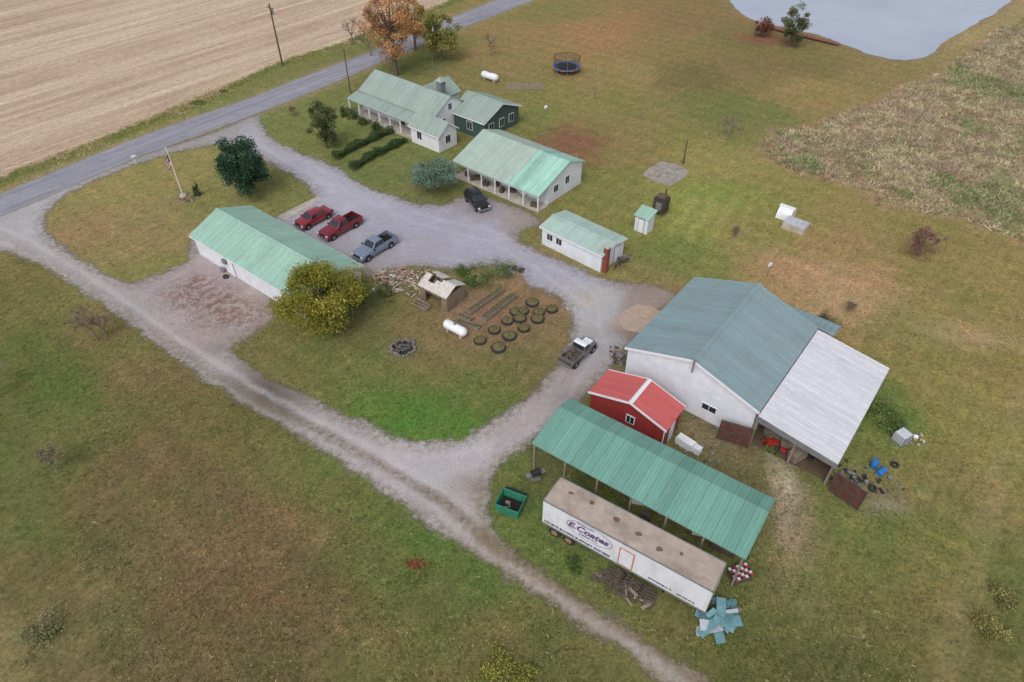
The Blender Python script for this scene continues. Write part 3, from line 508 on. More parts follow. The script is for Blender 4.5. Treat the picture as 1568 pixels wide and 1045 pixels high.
# farmhouse
a=site(530,151,2.6); an=math.radians(-40.0); HR=roofmat('sage_roof',(148,164,156),pv=.05)
T=Thing('farmhouse',*a,an)
L=17.5; r=T.part('roof',HR)
r.roof((0,0,2.6),(15,0,2.6),(15,2.4,3.15),(0,2.4,3.15)); r.roof((.4,2.3,3.35),(L,2.3,3.35),(L,6.2,5.6),(.4,6.2,5.6)); r.roof((.4,10.3,3.3),(L,10.3,3.3),(L,6.2,5.6),(.4,6.2,5.6))
w=T.part('walls',WOOD); gwalls(w,.7,L-.3,2.5,10,3.3,5.5,6.2,3.3)
p_=T.part('porch_posts',TRIM)
for i in range(7): xx=.3+i*2.4; p_.box(xx-.08,xx+.08,.15,.31,0,2.52)
f=T.part('porch_floor',CONC); f.box(.1,14.9,.1,2.5,0,.35)
for xx in (2.5,5,8,12.5): win(T,xx,2.5,1.0,1.0,1.4)
door(T,10.3,2.5,1,2.4,mat=M('door_brown',(92,60,48),.5))
win(T,L-.3,4.6,1.2,.8,1.3,'y',1); win(T,L-.3,6.2,3.5,.7,.9,'y',1); win(T,L-.3,8.,1.2,.8,1.3,'y',1)
gable(T,6.4,4.4,2.6,4.2,HR,WOOD,x0=14.9,y0=-.6,oh=.3); win(T,21.0,1.6,1,.9,1.1,'y',1); win(T,17,-.3,1,.9,1.1)
gable(T,7.4,8.9,2.9,4.7,HR,GRN,x0=16.4,y0=6.6,oh=.35)
for yy in (8.6,11,13.3): win(T,23.45,yy,1.0,1.0,1.2,'y',1)
win(T,20.5,6.95,1,1,1.2)
r=T.part('rear_wing_roof',HR); r.roof((7.6,6.3,3.2),(7.6,13,3.2),(10.4,13,5.0),(10.4,6.3,5.0)); r.roof((13.2,6.3,3.2),(13.2,13,3.2),(10.4,13,5.0),(10.4,6.3,5.0))
w=T.part('rear_wing_walls',WOOD); w.box(7.9,12.9,9,12.7,0,3.15); w.poly([(7.9,12.7,3.15),(12.9,12.7,3.15),(10.4,12.7,4.9)])
c=T.part('cupola_walls',STEEL); c.box(12.5,13.5,8.2,9.2,3.9,6.1); c=T.part('cupola_roof',HR); 
c.hexa([(12.3,8,6.1),(13.7,8,6.1),(13.7,9.4,6.1),(12.3,9.4,6.1)],[(12.95,8.65,6.7),(13.05,8.65,6.7),(13.05,8.75,6.7),(12.95,8.75,6.7)])
t=T.part('antenna_mast',STEEL); t.cyl((13.,8.7,6.7),(13,8.7,8.4),.03); t.rbox((13,8.7,8.2),(1.2,.03,.03)); t.rbox((13,8.7,8.0),(.03,.9,.03))
T.done()
# machine shed + lean-to (ridge along local y)
a=site(957,532,4.2); b=site(1163,632,4.2); an=ang(a,b); Wd=dist(a,b); D=13.9
T=Thing('large_machine_shed',*a,an); RM=roofmat('blue_green_roof',(130,152,156),axis=1,pv=.05); RWH=roofmat('white_roof_panels',(208,208,214),axis=1,pv=.04,amt=.12)
he,hr=4.2,6.4; r=T.part('roof',RM); mx=Wd/2
r.roof((0,0,he),(0,D,he),(mx,D,hr),(mx,0,hr)); r.roof((Wd,0,he),(Wd,D,he),(mx,D,hr),(mx,0,hr))
c=T.part('ridge_cap',RM); c.hexa([(mx-.3,-.02,hr-.02),(mx+.3,-.02,hr-.02),(mx+.3,D+.02,hr-.02),(mx-.3,D+.02,hr-.02)],[(mx-.04,-.02,hr+.09),(mx+.04,-.02,hr+.09),(mx+.04,D+.02,hr+.09),(mx-.04,D+.02,hr+.09)])
w=T.part('walls',WHT); o=.25
for yy in (o,D-o): w.poly([(o,yy,0),(Wd-o,yy,0),(Wd-o,yy,he-.02),(mx,yy,hr-.12),(o,yy,he-.02)])
for xx in (o,Wd-o): w.poly([(xx,o,0),(xx,D-o,0),(xx,D-o,he-.02),(xx,o,he-.02)])
t=T.part('gable_trim',TRIM)
for (xa,za,xb,zb) in ((0,he,mx,hr),(mx,hr,Wd,he)):
    t.hexa([(xa,-.04,za-.24),(xb,-.04,zb-.24),(xb,-.005,zb-.24),(xa,-.005,za-.24)],[(xa,-.04,za+.03),(xb,-.04,zb+.03),(xb,-.005,zb+.03),(xa,-.005,za+.03)])
v=T.part('gable_vent_pipe',STEEL); v.cyl((mx+.2,-.25,hr-1.1),(mx+.2,-.25,hr+.35),.09)
win(T,8.9,o,1.4,1.3,.6); 
LW=7.0; lz=3.1; r=T.part('lean_to_roof',RWH); r.roof((Wd+LW,-.3,lz),(Wd+LW,D-.2,lz),(Wd+.05,D-.2,he-.12),(Wd+.05,-.3,he-.12))
t=T.part('lean_to_trim',STEEL); t.hexa([(Wd,-.36,he-.75),(Wd+LW,-.36,lz-.55),(Wd+LW,-.31,lz-.55),(Wd,-.31,he-.75)],[(Wd,-.36,he-.12),(Wd+LW,-.36,lz),(Wd+LW,-.31,lz),(Wd,-.31,he-.12)])
t.box(Wd+LW+.003,Wd+LW+.04,-.3,D-.2,lz-.45,lz-.02)
w=T.part('lean_to_walls',siding('grey_metal_siding',(150,150,152),per=.3)); w.box(Wd+LW-.25,Wd+LW-.2,1.2,D-.4,0,lz-.1); w.box(Wd,Wd+LW-.2,D-.5,D-.45,0,3.1)
pz=T.part('lean_to_posts',TIMB)
for xx in (Wd+.1,Wd+LW*.5,Wd+LW-.25): pz.box(xx-.09,xx+.09,-.09,.09,0,3.0)
f=T.part('dirt_floor',M('dirt_floor',(92,78,64),.95,var=.2)); f.box(Wd,Wd+LW-.3,.3,D-.5,0,.05)
gt=T.part('brown_gates',M('rusty_gate',(92,62,54),.8,var=.35,sc=2)); gt2=T.part('gate_frames',DTIMB)
def gate(x,y,an_,w_=2.6,h_=2.3):
    ca,sa=math.cos(an_),math.sin(an_)
    cx,cy=x+ca*w_/2,y+sa*w_/2; gt.rbox((cx,cy,.15+h_/2),(w_,.05,h_),(0,0,an_))
    for z in (.15,h_*.5+.15,h_+.15): gt2.rbox((cx,cy,z),(w_+.06,.12,.07),(0,0,an_))
    for s in (0,.33,.66,1): gt2.rbox((x+ca*w_*s,y+sa*w_*s,.15+h_/2),(.07,.13,h_),(0,0,an_))
gate(Wd+.1,-.4,math.radians(-165),2.7); gate(Wd+LW+.2,-.5,math.radians(-12),2.6)
s=T.part('stored_equipment',M('red_equipment',(160,50,40),.5,var=.3)); s.rbox((Wd+1.7,1.0,.6),(1.0,.6,.4),(0,0,.4)); s.rbox((Wd+2.7,1.3,.4),(.6,.9,.4),(0,.2,.2)); s.cyl((Wd+1.1,.7,.4),(Wd+1.1,.9,.4),.28)
s=T.part('equipment_tyres',TIRE,True)
for xx,yy in ((1.3,.7),(2.2,.7),(3.2,.9)): s.cyl((Wd+xx,yy,.35),(Wd+xx,yy+.2,.35),.34,None,16)
s=T.part('stored_clutter',TIMB)
for i in range(18): s.rbox((Wd+random.uniform(1.,6.3),random.uniform(.9,6),random.uniform(.3,1)),(random.uniform(.3,1.4),random.uniform(.3,1),random.uniform(.3,1.2)),(0,random.uniform(-.3,.3),random.random()*3))
r=T.part('rear_annex_roof',RM); r.roof((Wd*.62,D+2.4,3.6),(Wd*1.12,D+2.4,3.6),(Wd*1.12,D+.02,4.1),(Wd*.62,D+.02,4.4),rib=.6); w=T.part('rear_annex_walls',WHT); w.box(Wd*.66,Wd*1.08,D,D+2.1,0,3.55)
T.done()
# red shed (ridge along y)
a=site(901,600,2.7); b=site(1021,661,2.7); an=ang(a,b); Wd=dist(a,b); D=dist(b,site(1057,628,2.7)); T=Thing('red_metal_shed',*a,an)
RR=roofmat('red_roof',(192,94,92),axis=1,pv=.06,stain=(160,96,92)); he,hr=2.7,3.9; mx=Wd*.53
r=T.part('roof',RR); r.roof((0,0,he),(0,D,he),(mx,D,hr),(mx,0,hr)); r.roof((Wd,0,he),(Wd,D,he),(mx,D,hr),(mx,0,hr))
c=T.part('white_ridge_cap',TRIM); c.hexa([(mx-.2,-.04,hr-.02),(mx+.2,-.04,hr-.02),(mx+.2,D+.04,hr-.02),(mx-.2,D+.04,hr-.02)],[(mx-.04,-.04,hr+.09),(mx+.04,-.04,hr+.09),(mx+.04,D+.04,hr+.09),(mx-.04,D+.04,hr+.09)])
for yy0,yy1 in ((-.06,-.005),(D+.005,D+.06)):
    for (xa,za,xb,zb) in ((0,he,mx,hr),(mx,hr,Wd,he)):
        c.hexa([(xa,yy0,za-.16),(xb,yy0,zb-.16),(xb,yy1,zb-.16),(xa,yy1,za-.16)],[(xa,yy0,za+.07),(xb,yy0,zb+.07),(xb,yy1,zb+.07),(xa,yy1,za+.07)])
w=T.part('walls',REDW); o=.2
for yy in (o,D-o): w.poly([(o,yy,0),(Wd-o,yy,0),(Wd-o,yy,he-.02),(mx,yy,hr-.1),(o,yy,he-.02)])
for xx in (o,Wd-o): w.poly([(xx,o,0),(xx,D-o,0),(xx,D-o,he-.02),(xx,o,he-.02)])
win(T,4.3,o,1.3,.7,.8); door(T,Wd-o,1.7,.95,2.,'y',1); ct=T.part('corner_trim',TRIM); ct.box(Wd-o-.08,Wd-o+.01,o-.02,o-.003,0,he-.1); T.done()
# open pole barn
a=site(814,679,4.0); b=site(1142,857,4.0); an=ang(a,b); L=dist(a,b); W=5.9; T=Thing('open_pole_barn',*a,an)
RP=roofmat('teal_roof',(108,154,140),pv=.08,amt=.15); he,hr=4.0,4.75; yr=4.1
r=T.part('roof',RP); r.roof((0,0,he),(L,0,he),(L,yr,hr),(0,yr,hr)); r.roof((0,W,he+.2),(L,W,he+.2),(L,yr,hr),(0,yr,hr))
p_=T.part('posts',TIMB); n=6
for i in range(n+1):
    xx=.2+(L-.4)*i/n
    for yy in (.2,W-.2): p_.box(xx-.08,xx+.08,yy-.08,yy+.08,0,he-.08)
    p_.rbox((xx,W/2,he-.1),(.08,W-.5,.18))
p_.box(.1,L-.1,.16,.24,he-.34,he-.1); p_.box(.1,L-.1,W-.24,W-.16,he-.3,he-.1)
w=T.part('back_wall_panels',WHT)
for i in (1,2,4,5): x0=.3+(L-.4)*i/n; w.box(x0,x0+(L-.4)/n-.2,W-.14,W-.10,0,2.4)
w=T.part('stored_goods_white',WHITEP); s=T.part('stored_goods_dark',DTIMB)
for i in range(14): (w if i%3==0 else s).rbox((random.uniform(3,L-1.5),random.uniform(1.2,W-1.2),random.uniform(.3,.9)),(random.uniform(.5,2.0),random.uniform(.4,1.2),random.uniform(.5,1.6)),(0,0,random.random()*.4))
T.done()
# box trailer
a=site(832,766,4.0); b=site(1092,907,4.0); an=ang(a,b); L=dist(a,b); W=2.55; T=Thing('semi_box_trailer',*a,an)
TW=M('trailer_white',(214,215,223),.5,var=.05,dirt=(156,148,142),dsc=.9,damt=.4,stretch=(1,1,.4)); TR=M('trailer_roof',(168,154,142),.8,var=.18,sc=.9,dirt=(126,106,92),dsc=.7,damt=.7)
w=T.part('box_body',TW); w.box(0,L,0,W,1.15,3.97); r=T.part('roof_sheet',TR); r.box(.05,L-.05,.05,W-.05,3.97,4.0)
e=T.part('edge_rails',STEEL); e.box(-.02,L+.02,-.025,-.003,1.05,1.22); e.box(-.02,L+.02,-.02,.05,3.92,4.02); e.box(-.02,L+.02,W-.05,W+.02,3.92,4.02); e.box(-.03,.04,-.02,W+.02,3.93,4.02); e.box(L-.04,L+.03,-.02,W+.02,3.93,4.02)
e=T.part('side_ribs',TW)
for i in range(1,19): e.box(i*L/19-.012,i*L/19+.012,-.01,-.002,1.22,3.92)
u=T.part('underframe',DARK); u.box(.3,L-.3,.7,.85,.85,1.14); u.box(.3,L-.3,W-.85,W-.7,.85,1.14); u.box(.5,3.2,.4,W-.4,.5,.85)
xx=L-3.2; u.box(xx-.06,xx+.06,.35,.47,0,1.1); u.box(xx-.06,xx+.06,W-.47,W-.35,0,1.1)
ty=T.part('tyres',TIRE,True); rm=T.part('wheel_rims',M('rim_tan',(150,120,84),.6))
for xx in (1.1,2.35):
    for y0,sg in ((.02,1),(W-.02,-1)):
        y1=y0+sg*.55; ty.cyl((xx,y0,.5),(xx,y1,.5),.5,.5,20); rm.cyl((xx,y0-sg*.01,.5),(xx,y0+sg*.1,.5),.28,.26,14)
d=T.part('side_door_frame',M('door_orange',(190,116,80),.6)); d.box(6.45,7.65,-.035,-.013,1.3,3.4); d=T.part('side_door',TW); d.box(6.55,7.55,-.05,-.036,1.4,3.3)
PUR=M('purple_lettering',(96,66,118),.6); DRK=M('dark_lettering',(64,56,76),.6)
def text(par,s,x,z,size,mat,nm,sh=0.):
    c=bpy.data.curves.new(nm,'FONT'); c.body=s; c.size=size; c.shear=sh; c.extrude=.002; c.offset=.03*size; o=bpy.data.objects.new(nm+'_tmp',c); COL.objects.link(o); bpy.context.view_layer.update()
    me=bpy.data.meshes.new_from_object(o.evaluated_get(bpy.context.evaluated_depsgraph_get())); bpy.data.objects.remove(o); me.materials.clear(); me.materials.append(mat)
    q=bpy.data.objects.new(nm,me); COL.objects.link(q); q.parent=par; q.rotation_euler=(math.pi/2,0,0); q.location=(x,-.03,z)
lg=T.part('logo_ring',M('logo_ring_purple',(140,124,160),.6))
for i in range(44):
    t0=i/44*2*math.pi; t1=(i+1)/44*2*math.pi; f=lambda t,k:(4.0+1.9*k*math.cos(t),-.016,2.88+.95*k*math.sin(t)); g=lambda t,k:(4.0+1.9*k*math.cos(t),-.022,2.88+.95*k*math.sin(t))
    lg.hexa([f(t0,.96),f(t1,.96),f(t1,1),f(t0,1)],[g(t0,.96),g(t1,.96),g(t1,1),g(t0,1)])
E=T.e; text(E,'E.Coates',2.2,2.62,.92,PUR,'logo_text',.3); text(E,'MOBILE & SITE',2.95,3.45,.22,PUR,'logo_small_text'); text(E,'& SONS, INC.',3.2,2.25,.26,PUR,'logo_sub_text'); text(E,'ON SITE BUYING SUPPORT SYSTEMS',.15,1.4,.35,DRK,'slogan_text'); text(E,'SPRINGFIELD, IL',8.9,1.5,.26,DRK,'side_text'); text(E,'800-555-0136',11.1,1.45,.24,DRK,'phone_text')
rs=T.part('roof_rust_patches',M('rust_patch',(116,90,76),.9,var=.3))
for xx,yy,ss in ((1.4,1.7,.16),(3.1,1.8,.2),(5.4,1.5,.24),(7.2,1.3,.2),(8.9,1.0,.22),(10.4,1.5,.15)):
    P7=[(xx+ss*(1.2+.5*math.sin(q*5+xx))*math.cos(q*.9),yy+ss*(1+.3*math.sin(q*3))*math.sin(q*.9)) for q in range(7)]; rs.hexa([(p[0],p[1],4.002) for p in P7],[(p[0],p[1],4.006) for p in P7])
T.done()
# ruined shed
a=site(640,436,2.0); b=site(684,458,2.0); an=ang(a,b); L=dist(a,b); W=dist(b,site(712,436,2.0)); T=Thing('ruined_timber_shed',*a,an)
PL=siding('old_planks',(138,122,106),dirt=(92,82,72),per=.2,amt=.5); SH=M('old_shingles',(198,192,186),.95,var=.25,sc=5,dirt=(132,122,112),damt=.7,dsc=2)
w=T.part('plank_walls',PL)
w.box(.1,L-.1,W-.18,W-.1,0,2.0); w.box(.1,.18,.1,W-.18,0,2.0); w.box(L-.18,L-.1,.1,W-.18,0,2.0); w.box(.18,.9,.1,.18,0,2); w.box(L-.9,L-.18,.1,.18,0,2); w.box(.9,L-.9,.1,.18,1.5,2)
r=T.part('broken_roof',SH); 
for (xa,xb,ya,yb) in ((0,.8,0,W/2),(.8,1.7,0,W*.25),(1.7,2.4,0,W*.4),(2.4,L,0,W/2)): 
    z=lambda y_:2.0+.8*y_/(W/2); r.roof((xa,ya-.1,z(ya)),(xb-.02,ya-.1,z(ya)),(xb-.02,yb,z(yb)),(xa,yb,z(yb)),rib=0,th=.06)
for (xa,xb,ya,yb) in ((0,1.0,W*.75,W),(1.0,2.0,W*.6,W),(2.6,L,W/2+.1,W)):
    z=lambda y_:2.8-.8*(y_-W/2)/(W/2); r.roof((xa,ya,z(ya)),(xb-.02,ya,z(ya)),(xb-.02,yb+.1,z(yb)),(xa,yb+.1,z(yb)),rib=0,th=.06)
rf=T.part('rafters',TIMB)
for i in range(7):
    xx=.15+i*(L-.3)/6; rf.hexa([(xx,0,1.86),(xx+.07,0,1.86),(xx+.07,W/2,2.66),(xx,W/2,2.66)],[(xx,0,1.95),(xx+.07,0,1.95),(xx+.07,W/2,2.74),(xx,W/2,2.74)]); rf.hexa([(xx,W/2,2.66),(xx+.07,W/2,2.66),(xx+.07,W,1.86),(xx,W,1.86)],[(xx,W/2,2.74),(xx+.07,W/2,2.74),(xx+.07,W,1.95),(xx,W,1.95)])
lb=T.part('lumber_stack_by_wall',TIMB)
for i in range(10): lb.rbox((1.0+.2*random.random(),-.4-.1*i,.15+random.random()*.5),(2.2,.12,.05),(random.uniform(-.2,.2),random.uniform(-.1,.1),random.uniform(-.1,.1)))
T.done()
def pile(name,u,v,rx,ry,n,mats,smin=.1,smax=.5,h=.4,rot=0.,flat=.4,seed=1,asp=(.5,1.),tl=.4):
    rng=random.Random(seed); x,y=site(u,v); T=Thing(name,x,y,rot); ps=[T.part('debris_%s'%m.name,m) for m in mats]
    for i in range(n):
        r=rng.random()**.6; t=rng.random()*6.283; px_,py_=rx*r*math.cos(t),ry*r*math.sin(t); s=rng.uniform(smin,smax)
        rng.choice(ps).rbox((px_,py_,s*.2+h*(1-r)*rng.random()),(s*rng.uniform(.8,1.9),s*rng.uniform(*asp),s*flat*rng.uniform(.4,1.2)),(rng.uniform(-tl,tl),rng.uniform(-tl,tl),rng.random()*6.28))
    T.done()
BLK=M('pale_block',(186,180,174),.9,var=.2); TAN=M('tan_board',(176,156,134),.9,var=.2); CHAR=M('charred',(50,48,48),.95,var=.4); TAN2=M('rust_tan_board',(158,124,106),.9,var=.2)
pile('demolition_rubble_pile',618,424,3.6,1.7,150,[BLK,TAN,TIMB,TAN2,TIMB],.15,.75,.35,seed=2,flat=.12,asp=(.12,.5),tl=.25); pile('demolition_rubble_pile',598,440,2.0,1.3,70,[BLK,TIMB,TAN],.1,.5,.25,seed=3,flat=.15,asp=(.15,.6),tl=.25); pile('loose_rubble',612,426,3.6,1.8,70,[BLK,TAN],.06,.2,.3,seed=33)
pile('scrap_pile',780,414,1.6,.7,30,[DTIMB,STEEL],.15,.6,.4,seed=4); pile('scattered_boards',628,444,1.8,1.6,30,[TIMB,BLK,TAN],.2,.8,.1,seed=41,flat=.08,asp=(.1,.3),tl=.1)
def trough(u1,v1,u2,v2,w=.55,h=.5):
    a=site(u1,v1,h); b=site(u2,v2,h); T=Thing('timber_planter_trough',*a,ang(a,b)); L=dist(a,b); t=T.part('boards',TIMB); t.box(0,L,-w/2,-w/2+.08,0,h); t.box(0,L,w/2-.08,w/2,0,h); t.box(0,.08,-w/2+.08,w/2-.08,0,h); t.box(L-.08,L,-w/2+.08,w/2-.08,0,h)
    s=T.part('soil',M('soil',(100,86,72),.95,var=.25,sc=5)); s.box(.08,L-.08,-w/2+.08,w/2-.08,0,h-.12)
    T.done(); nn=int(110*L); P=np.column_stack([RNG.random(nn)*L,(RNG.random(nn)-.5)*w*.8,h-.1+RNG.random(nn)**2*.3]); P=P[vnoise(P[:,0],P[:,1],1.2,int(u1))>.45]; cs=np.array([lin(98,112,64),lin(120,116,74)]); quads('plants',P,.06,cs[RNG.integers(0,2,len(P))],FOL,T.e)
trough(718,476,768,441,.7); trough(740,486,787,449,.85,.55); trough(700,490,735,500,.7,.35); trough(702,480,722,488,.6,.4)
for (u,v) in [(735,521),(763,532),(757,505),(780,514),(777,491),(802,502),(796,487),(823,488),(800,476),(815,463),(845,473),(825,478),(790,477)]:
    x,y=site(u,v,.2); s=random.uniform(.66,.84); T=Thing('tire_planter',x,y,random.random()); t=T.part('tyre',TIRE,True); t.lathe([(s*.76,0),(s*.95,.0),(s,.08),(s,.2),(s*.95,.28),(s*.8,.28),(s*.76,.24),(s*.76,.0)],n=22)
    d=T.part('soil_fill',M('planter_soil',(122,108,80),.95,var=.35,sc=6)); d.cyl((0,0,.02),(0,0,.25),s*.78,s*.76,16); T.done()
    nn=200; rr_=np.sqrt(RNG.random(nn))*s*.85; tt_=RNG.random(nn)*6.283; P=np.column_stack([rr_*np.cos(tt_),rr_*np.sin(tt_),.27+RNG.random(nn)*.16]); cs=np.array([lin(118,112,72),lin(98,106,62),lin(140,124,88)]); quads('weeds',P,.06,cs[RNG.integers(0,3,nn)],FOL,T.e)
# fire pit
x,y=site(617,534); T=Thing('fire_pit',x,y); s=T.part('ring_stones',M('ring_stone',(122,116,108),.9,var=.35,sc=4)); 
for i in range(22):
    t=i/22*6.283; rr=1.2+random.uniform(-.12,.1); s.rbox((rr*math.cos(t),rr*math.sin(t),.1),(random.uniform(.22,.38),random.uniform(.18,.3),.2+random.random()*.12),(random.uniform(-.2,.2),random.uniform(-.2,.2),t+1.57+random.uniform(-.3,.3)))
a_=T.part('ash_bed',CHAR); a_.cyl((0,0,.0),(0,0,.06),1.1,1.0,18); l=T.part('burnt_logs',M('burnt_logs',(104,98,94),.95,var=.5,sc=6))
for i in range(26): t=random.random()*3.14; c=Vector((random.uniform(-.6,.6),random.uniform(-.6,.6),.12+random.random()*.25)); dd=Vector((math.cos(t),math.sin(t),random.uniform(-.2,.2)))*random.uniform(.2,.6); l.cyl(c-dd,c+dd,.06,.04,6)
T.done()
def tank(u,v,L,r,rot):
    x,y=site(u,v,.7); T=Thing('propane_tank',x,y,rot); t=T.part('tank_shell',WHITEP,True); t.lathe([(0,-L/2),(r*.5,-L/2+.06),(r*.85,-L/2+.2),(r,-L/2+.42),(r,L/2-.42),(r*.85,L/2-.2),(r*.5,L/2-.06),(0,L/2)],(0,0,r+.25),'x',22)
    d=T.part('valve_dome',STEEL,True); d.cyl((0,0,2*r+.22),(0,0,2*r+.4),.16,.13,12); f=T.part('legs',CONC)
    for s in (-1,1): f.box(s*L*.3-.12,s*L*.3+.12,-.35,.35,0,.42)
    T.done()
tank(697,503,3.0,.5,math.radians(-37)); tank(750,118,3.6,.6,math.radians(-38))
# trampoline
x,y=site(867,110); T=Thing('trampoline',x,y); R=2.45; p_=T.part('blue_pad',M('pad_blue',(66,104,160),.6),True); p_.lathe([(R-.4,.9),(R-.37,.98),(R-.02,.98),(R+.03,.9),(R-.02,.86),(R-.37,.86),(R-.4,.9)],n=36)
q=T.part('red_trim',M('pad_red',(176,74,68),.6)); 
for i in range(36):
    if i%4<2:
        t0,t1=i/36*6.283,(i+1)/36*6.283; q.hexa([(k_*math.cos(t),k_*math.sin(t),.99) for k_,t in ((R-.02,t0),(R-.02,t1),(R+.05,t1),(R+.05,t0))],[(k_*math.cos(t),k_*math.sin(t),.8) for k_,t in ((R-.02,t0),(R-.02,t1),(R+.06,t1),(R+.06,t0))])
m=T.part('jump_mat',M('tramp_mat',(42,44,50),.7)); m.cyl((0,0,.89),(0,0,.91),R-.36,None,36)
l=T.part('legs_and_posts',STEEL)
for i in range(8):
    t=i/8*6.283; l.cyl((R*math.cos(t),R*math.sin(t),0),(R*math.cos(t),R*math.sin(t),2.7),.035,None,6)
nm=NT('safety_net',.9); nm.col((*lin(40,42,44),1)); nm.alpha(nm.mr(nm.noise(nm.obj(),9,2),0,1,.15,.32)); n_=T.part('safety_net',nm.m)
for i in range(32):
    t0,t1=i/32*6.283,(i+1)/32*6.283; n_.poly([(R*.97*math.cos(t0),R*.97*math.sin(t0),.95),(R*.97*math.cos(t1),R*.97*math.sin(t1),.95),(R*.97*math.cos(t1),R*.97*math.sin(t1),2.6),(R*.97*math.cos(t0),R*.97*math.sin(t0),2.6)])
rr=T.part('top_rail',DARK,True); rr.lathe([(R*.97,2.6),(R,2.63),(R*.97,2.66),(R*.94,2.63),(R*.97,2.6)],n=32); T.done()
def pole(name,u,v,h,r,arm=None,lamp=False,mat=TIMB):
    x,y=site(u,v); T=Thing(name,x,y,A51); p_=T.part('pole_shaft',mat,True); p_.cyl((0,0,0),(0,0,h),r,r*.7,10)
    if arm:
        q=T.part('crossarm',DTIMB); q.rbox((0,0,h-.7),(.12,arm,.12)); g=T.part('insulators',M('porcelain',(170,170,172),.3)); [g.cyl((0,s*arm*.45,h-.64),(0,s*arm*.45,h-.4),.06,.05,8) for s in (-1,0.3,1)]; c=T.part('transformer_can',STEEL,True); c.cyl((.3,0,h-1.9),(.3,0,h-1.1),.22,None,12)
    if lamp: q=T.part('lamp_arm',STEEL); q.cyl((0,0,h-.3),(1.1,0,h),.04,.03,6); q.rbox((1.3,0,h),(.5,.22,.14))
    T.done()
pole('utility_pole',433,101,10.8,.17,1.8,mat=DTIMB); pole('yard_light_pole',537,143,7.4,.11,None,True,mat=DTIMB); pole('wooden_post',1046,251,3.6,.12,mat=DTIMB); pole('wooden_post',981,183,1.9,.09); pole('wooden_post',911,152,1.7,.09); pole('wooden_post',664,120,4.0,.06,mat=STEEL)
x,y=site(281,301); T=Thing('flagpole_with_flag',x,y); p_=T.part('pole_shaft',WHITEP,True); p_.cyl((0,0,0),(0,0,7.0),.07,.045,8); p_.lathe([(0,-.1),(.09,0),(0,.1)],(0,0,7.05)); fr_=T.part('flag_red',M('flag_red',(166,72,76),.8)); fw=T.part('flag_white',M('flag_white',(210,204,204),.8)); fb=T.part('flag_blue',M('flag_blue',(66,70,108),.8))
def fs(s,z): return (-math.cos(.5)*s*.6-.05,math.sin(3*s)*.1-.2*s,4.6+z-s*.75)
for i in range(7):
    for j in range(6):
        s0,s1=j*.17,(j+1)*.17; z0,z1=i*.22,(i+1)*.22; (fb if (i>=3 and j<3) else (fr_ if i%2==0 else fw)).poly([fs(s0,z0),fs(s1,z0),fs(s1,z1),fs(s0,z1)])
b_=T.part('stone_base',CONC); b_.cyl((0,0,0),(0,0,.25),.5,.45,12); T.done()
pile('flower_bed_stones',285,304,1.6,1.0,26,[CONC,TIMB,DTIMB],.1,.3,.2,seed=51)
x,y=site(209,252); T=Thing('white_mailbox',x,y,A51); p_=T.part('post',TRIM); p_.box(-.06,.06,-.06,.06,0,1.1); m=T.part('box',TRIM,True); m.box(-.3,.3,-.13,.13,1.1,1.25); m.cyl((-.3,0,1.25),(.3,0,1.25),.13,None,12); T.done()
T=Thing('small_white_privy',*site(985,352),A39); w=T.part('walls',WHT); w.box(-.9,.9,-.8,.8,0,2.2); r=T.part('roof',MINT); r.roof((-1.1,-1.0,2.2),(1.1,-1.0,2.2),(1.1,1.0,2.75),(-1.1,1.0,2.75),rib=.5); w.poly([(.9,-.8,2.2),(.9,.8,2.2),(.9,.8,2.6)]); w.poly([(-.9,-.8,2.2),(-.9,.8,2.2),(-.9,.8,2.6)]); door(T,.0,-.8,.75,1.9); T.done()
T=Thing('outdoor_wood_furnace',*site(1010,328),A39); b_=T.part('cabinet',M('dark_steel',(70,64,62),.6,.1,dirt=(110,80,64),damt=.5)); b_.box(-.8,.8,-.7,.7,.5,2.5); l=T.part('legs',STEEL)
for sx in (-.7,.7):
    for sy in (-.6,.6): l.box(sx-.05,sx+.05,sy-.05,sy+.05,0,.5)
t=T.part('rusty_cap',M('rust_cap',(104,80,72),.8)); t.box(-.55,.55,-.5,.5,2.5,2.75); t.cyl((.3,.2,2.75),(.3,.2,3.7),.12,.12,10); q=T.part('access_door',STEEL); q.box(-.4,.4,-.75,-.7,1.,2.); T.done()
T=Thing('white_pump_house',*site(1202,332),A39); w=T.part('shell',WHITEP,True); pr=[(1.0*math.cos(t),1.5*math.sin(t)) for t in [i*math.pi/10 for i in range(11)]]
w.hexa([(-.9,p0,z*.95) for p0,z in pr],[(.9,p0,z*.95) for p0,z in pr]); q=T.part('roof_lip',TRIM); q.box(-1.0,1.0,-.25,.25,1.4,1.5); T.done()
T=Thing('concrete_tank_box',*site(1217,350),A39); w=T.part('tank',CONC); w.box(-1.4,1.4,-1.0,1.0,0,.85); w=T.part('lid',M('galvanised',(176,180,188),.5)); w.box(-1.3,1.3,-.9,.9,.85,.92); w.box(.2,.8,-.4,.3,.92,1.2); T.done()
def slab(name,P,z,mat):
    W_=SP(P); T=Thing(name,0,0); T.part('surface',mat).hexa([(x,y,.0) for x,y in W_],[(x,y,z) for x,y in W_]); T.done()
slab('concrete_slab',[(983,268),(996,257),(1012,248),(1035,252),(1056,263),(1044,276),(1026,285),(1003,279)],.06,M('old_slab',(154,146,138),.95,var=.3,sc=2.5,dirt=(114,108,88),damt=.9,dsc=1.5)); slab('concrete_slab',[(945,490),(958,474),(975,467),(998,470),(1012,478),(1000,497),(985,512),(955,505)],.06,M('tan_slab',(172,152,136),.95,var=.15,dirt=(146,132,118),damt=.6))
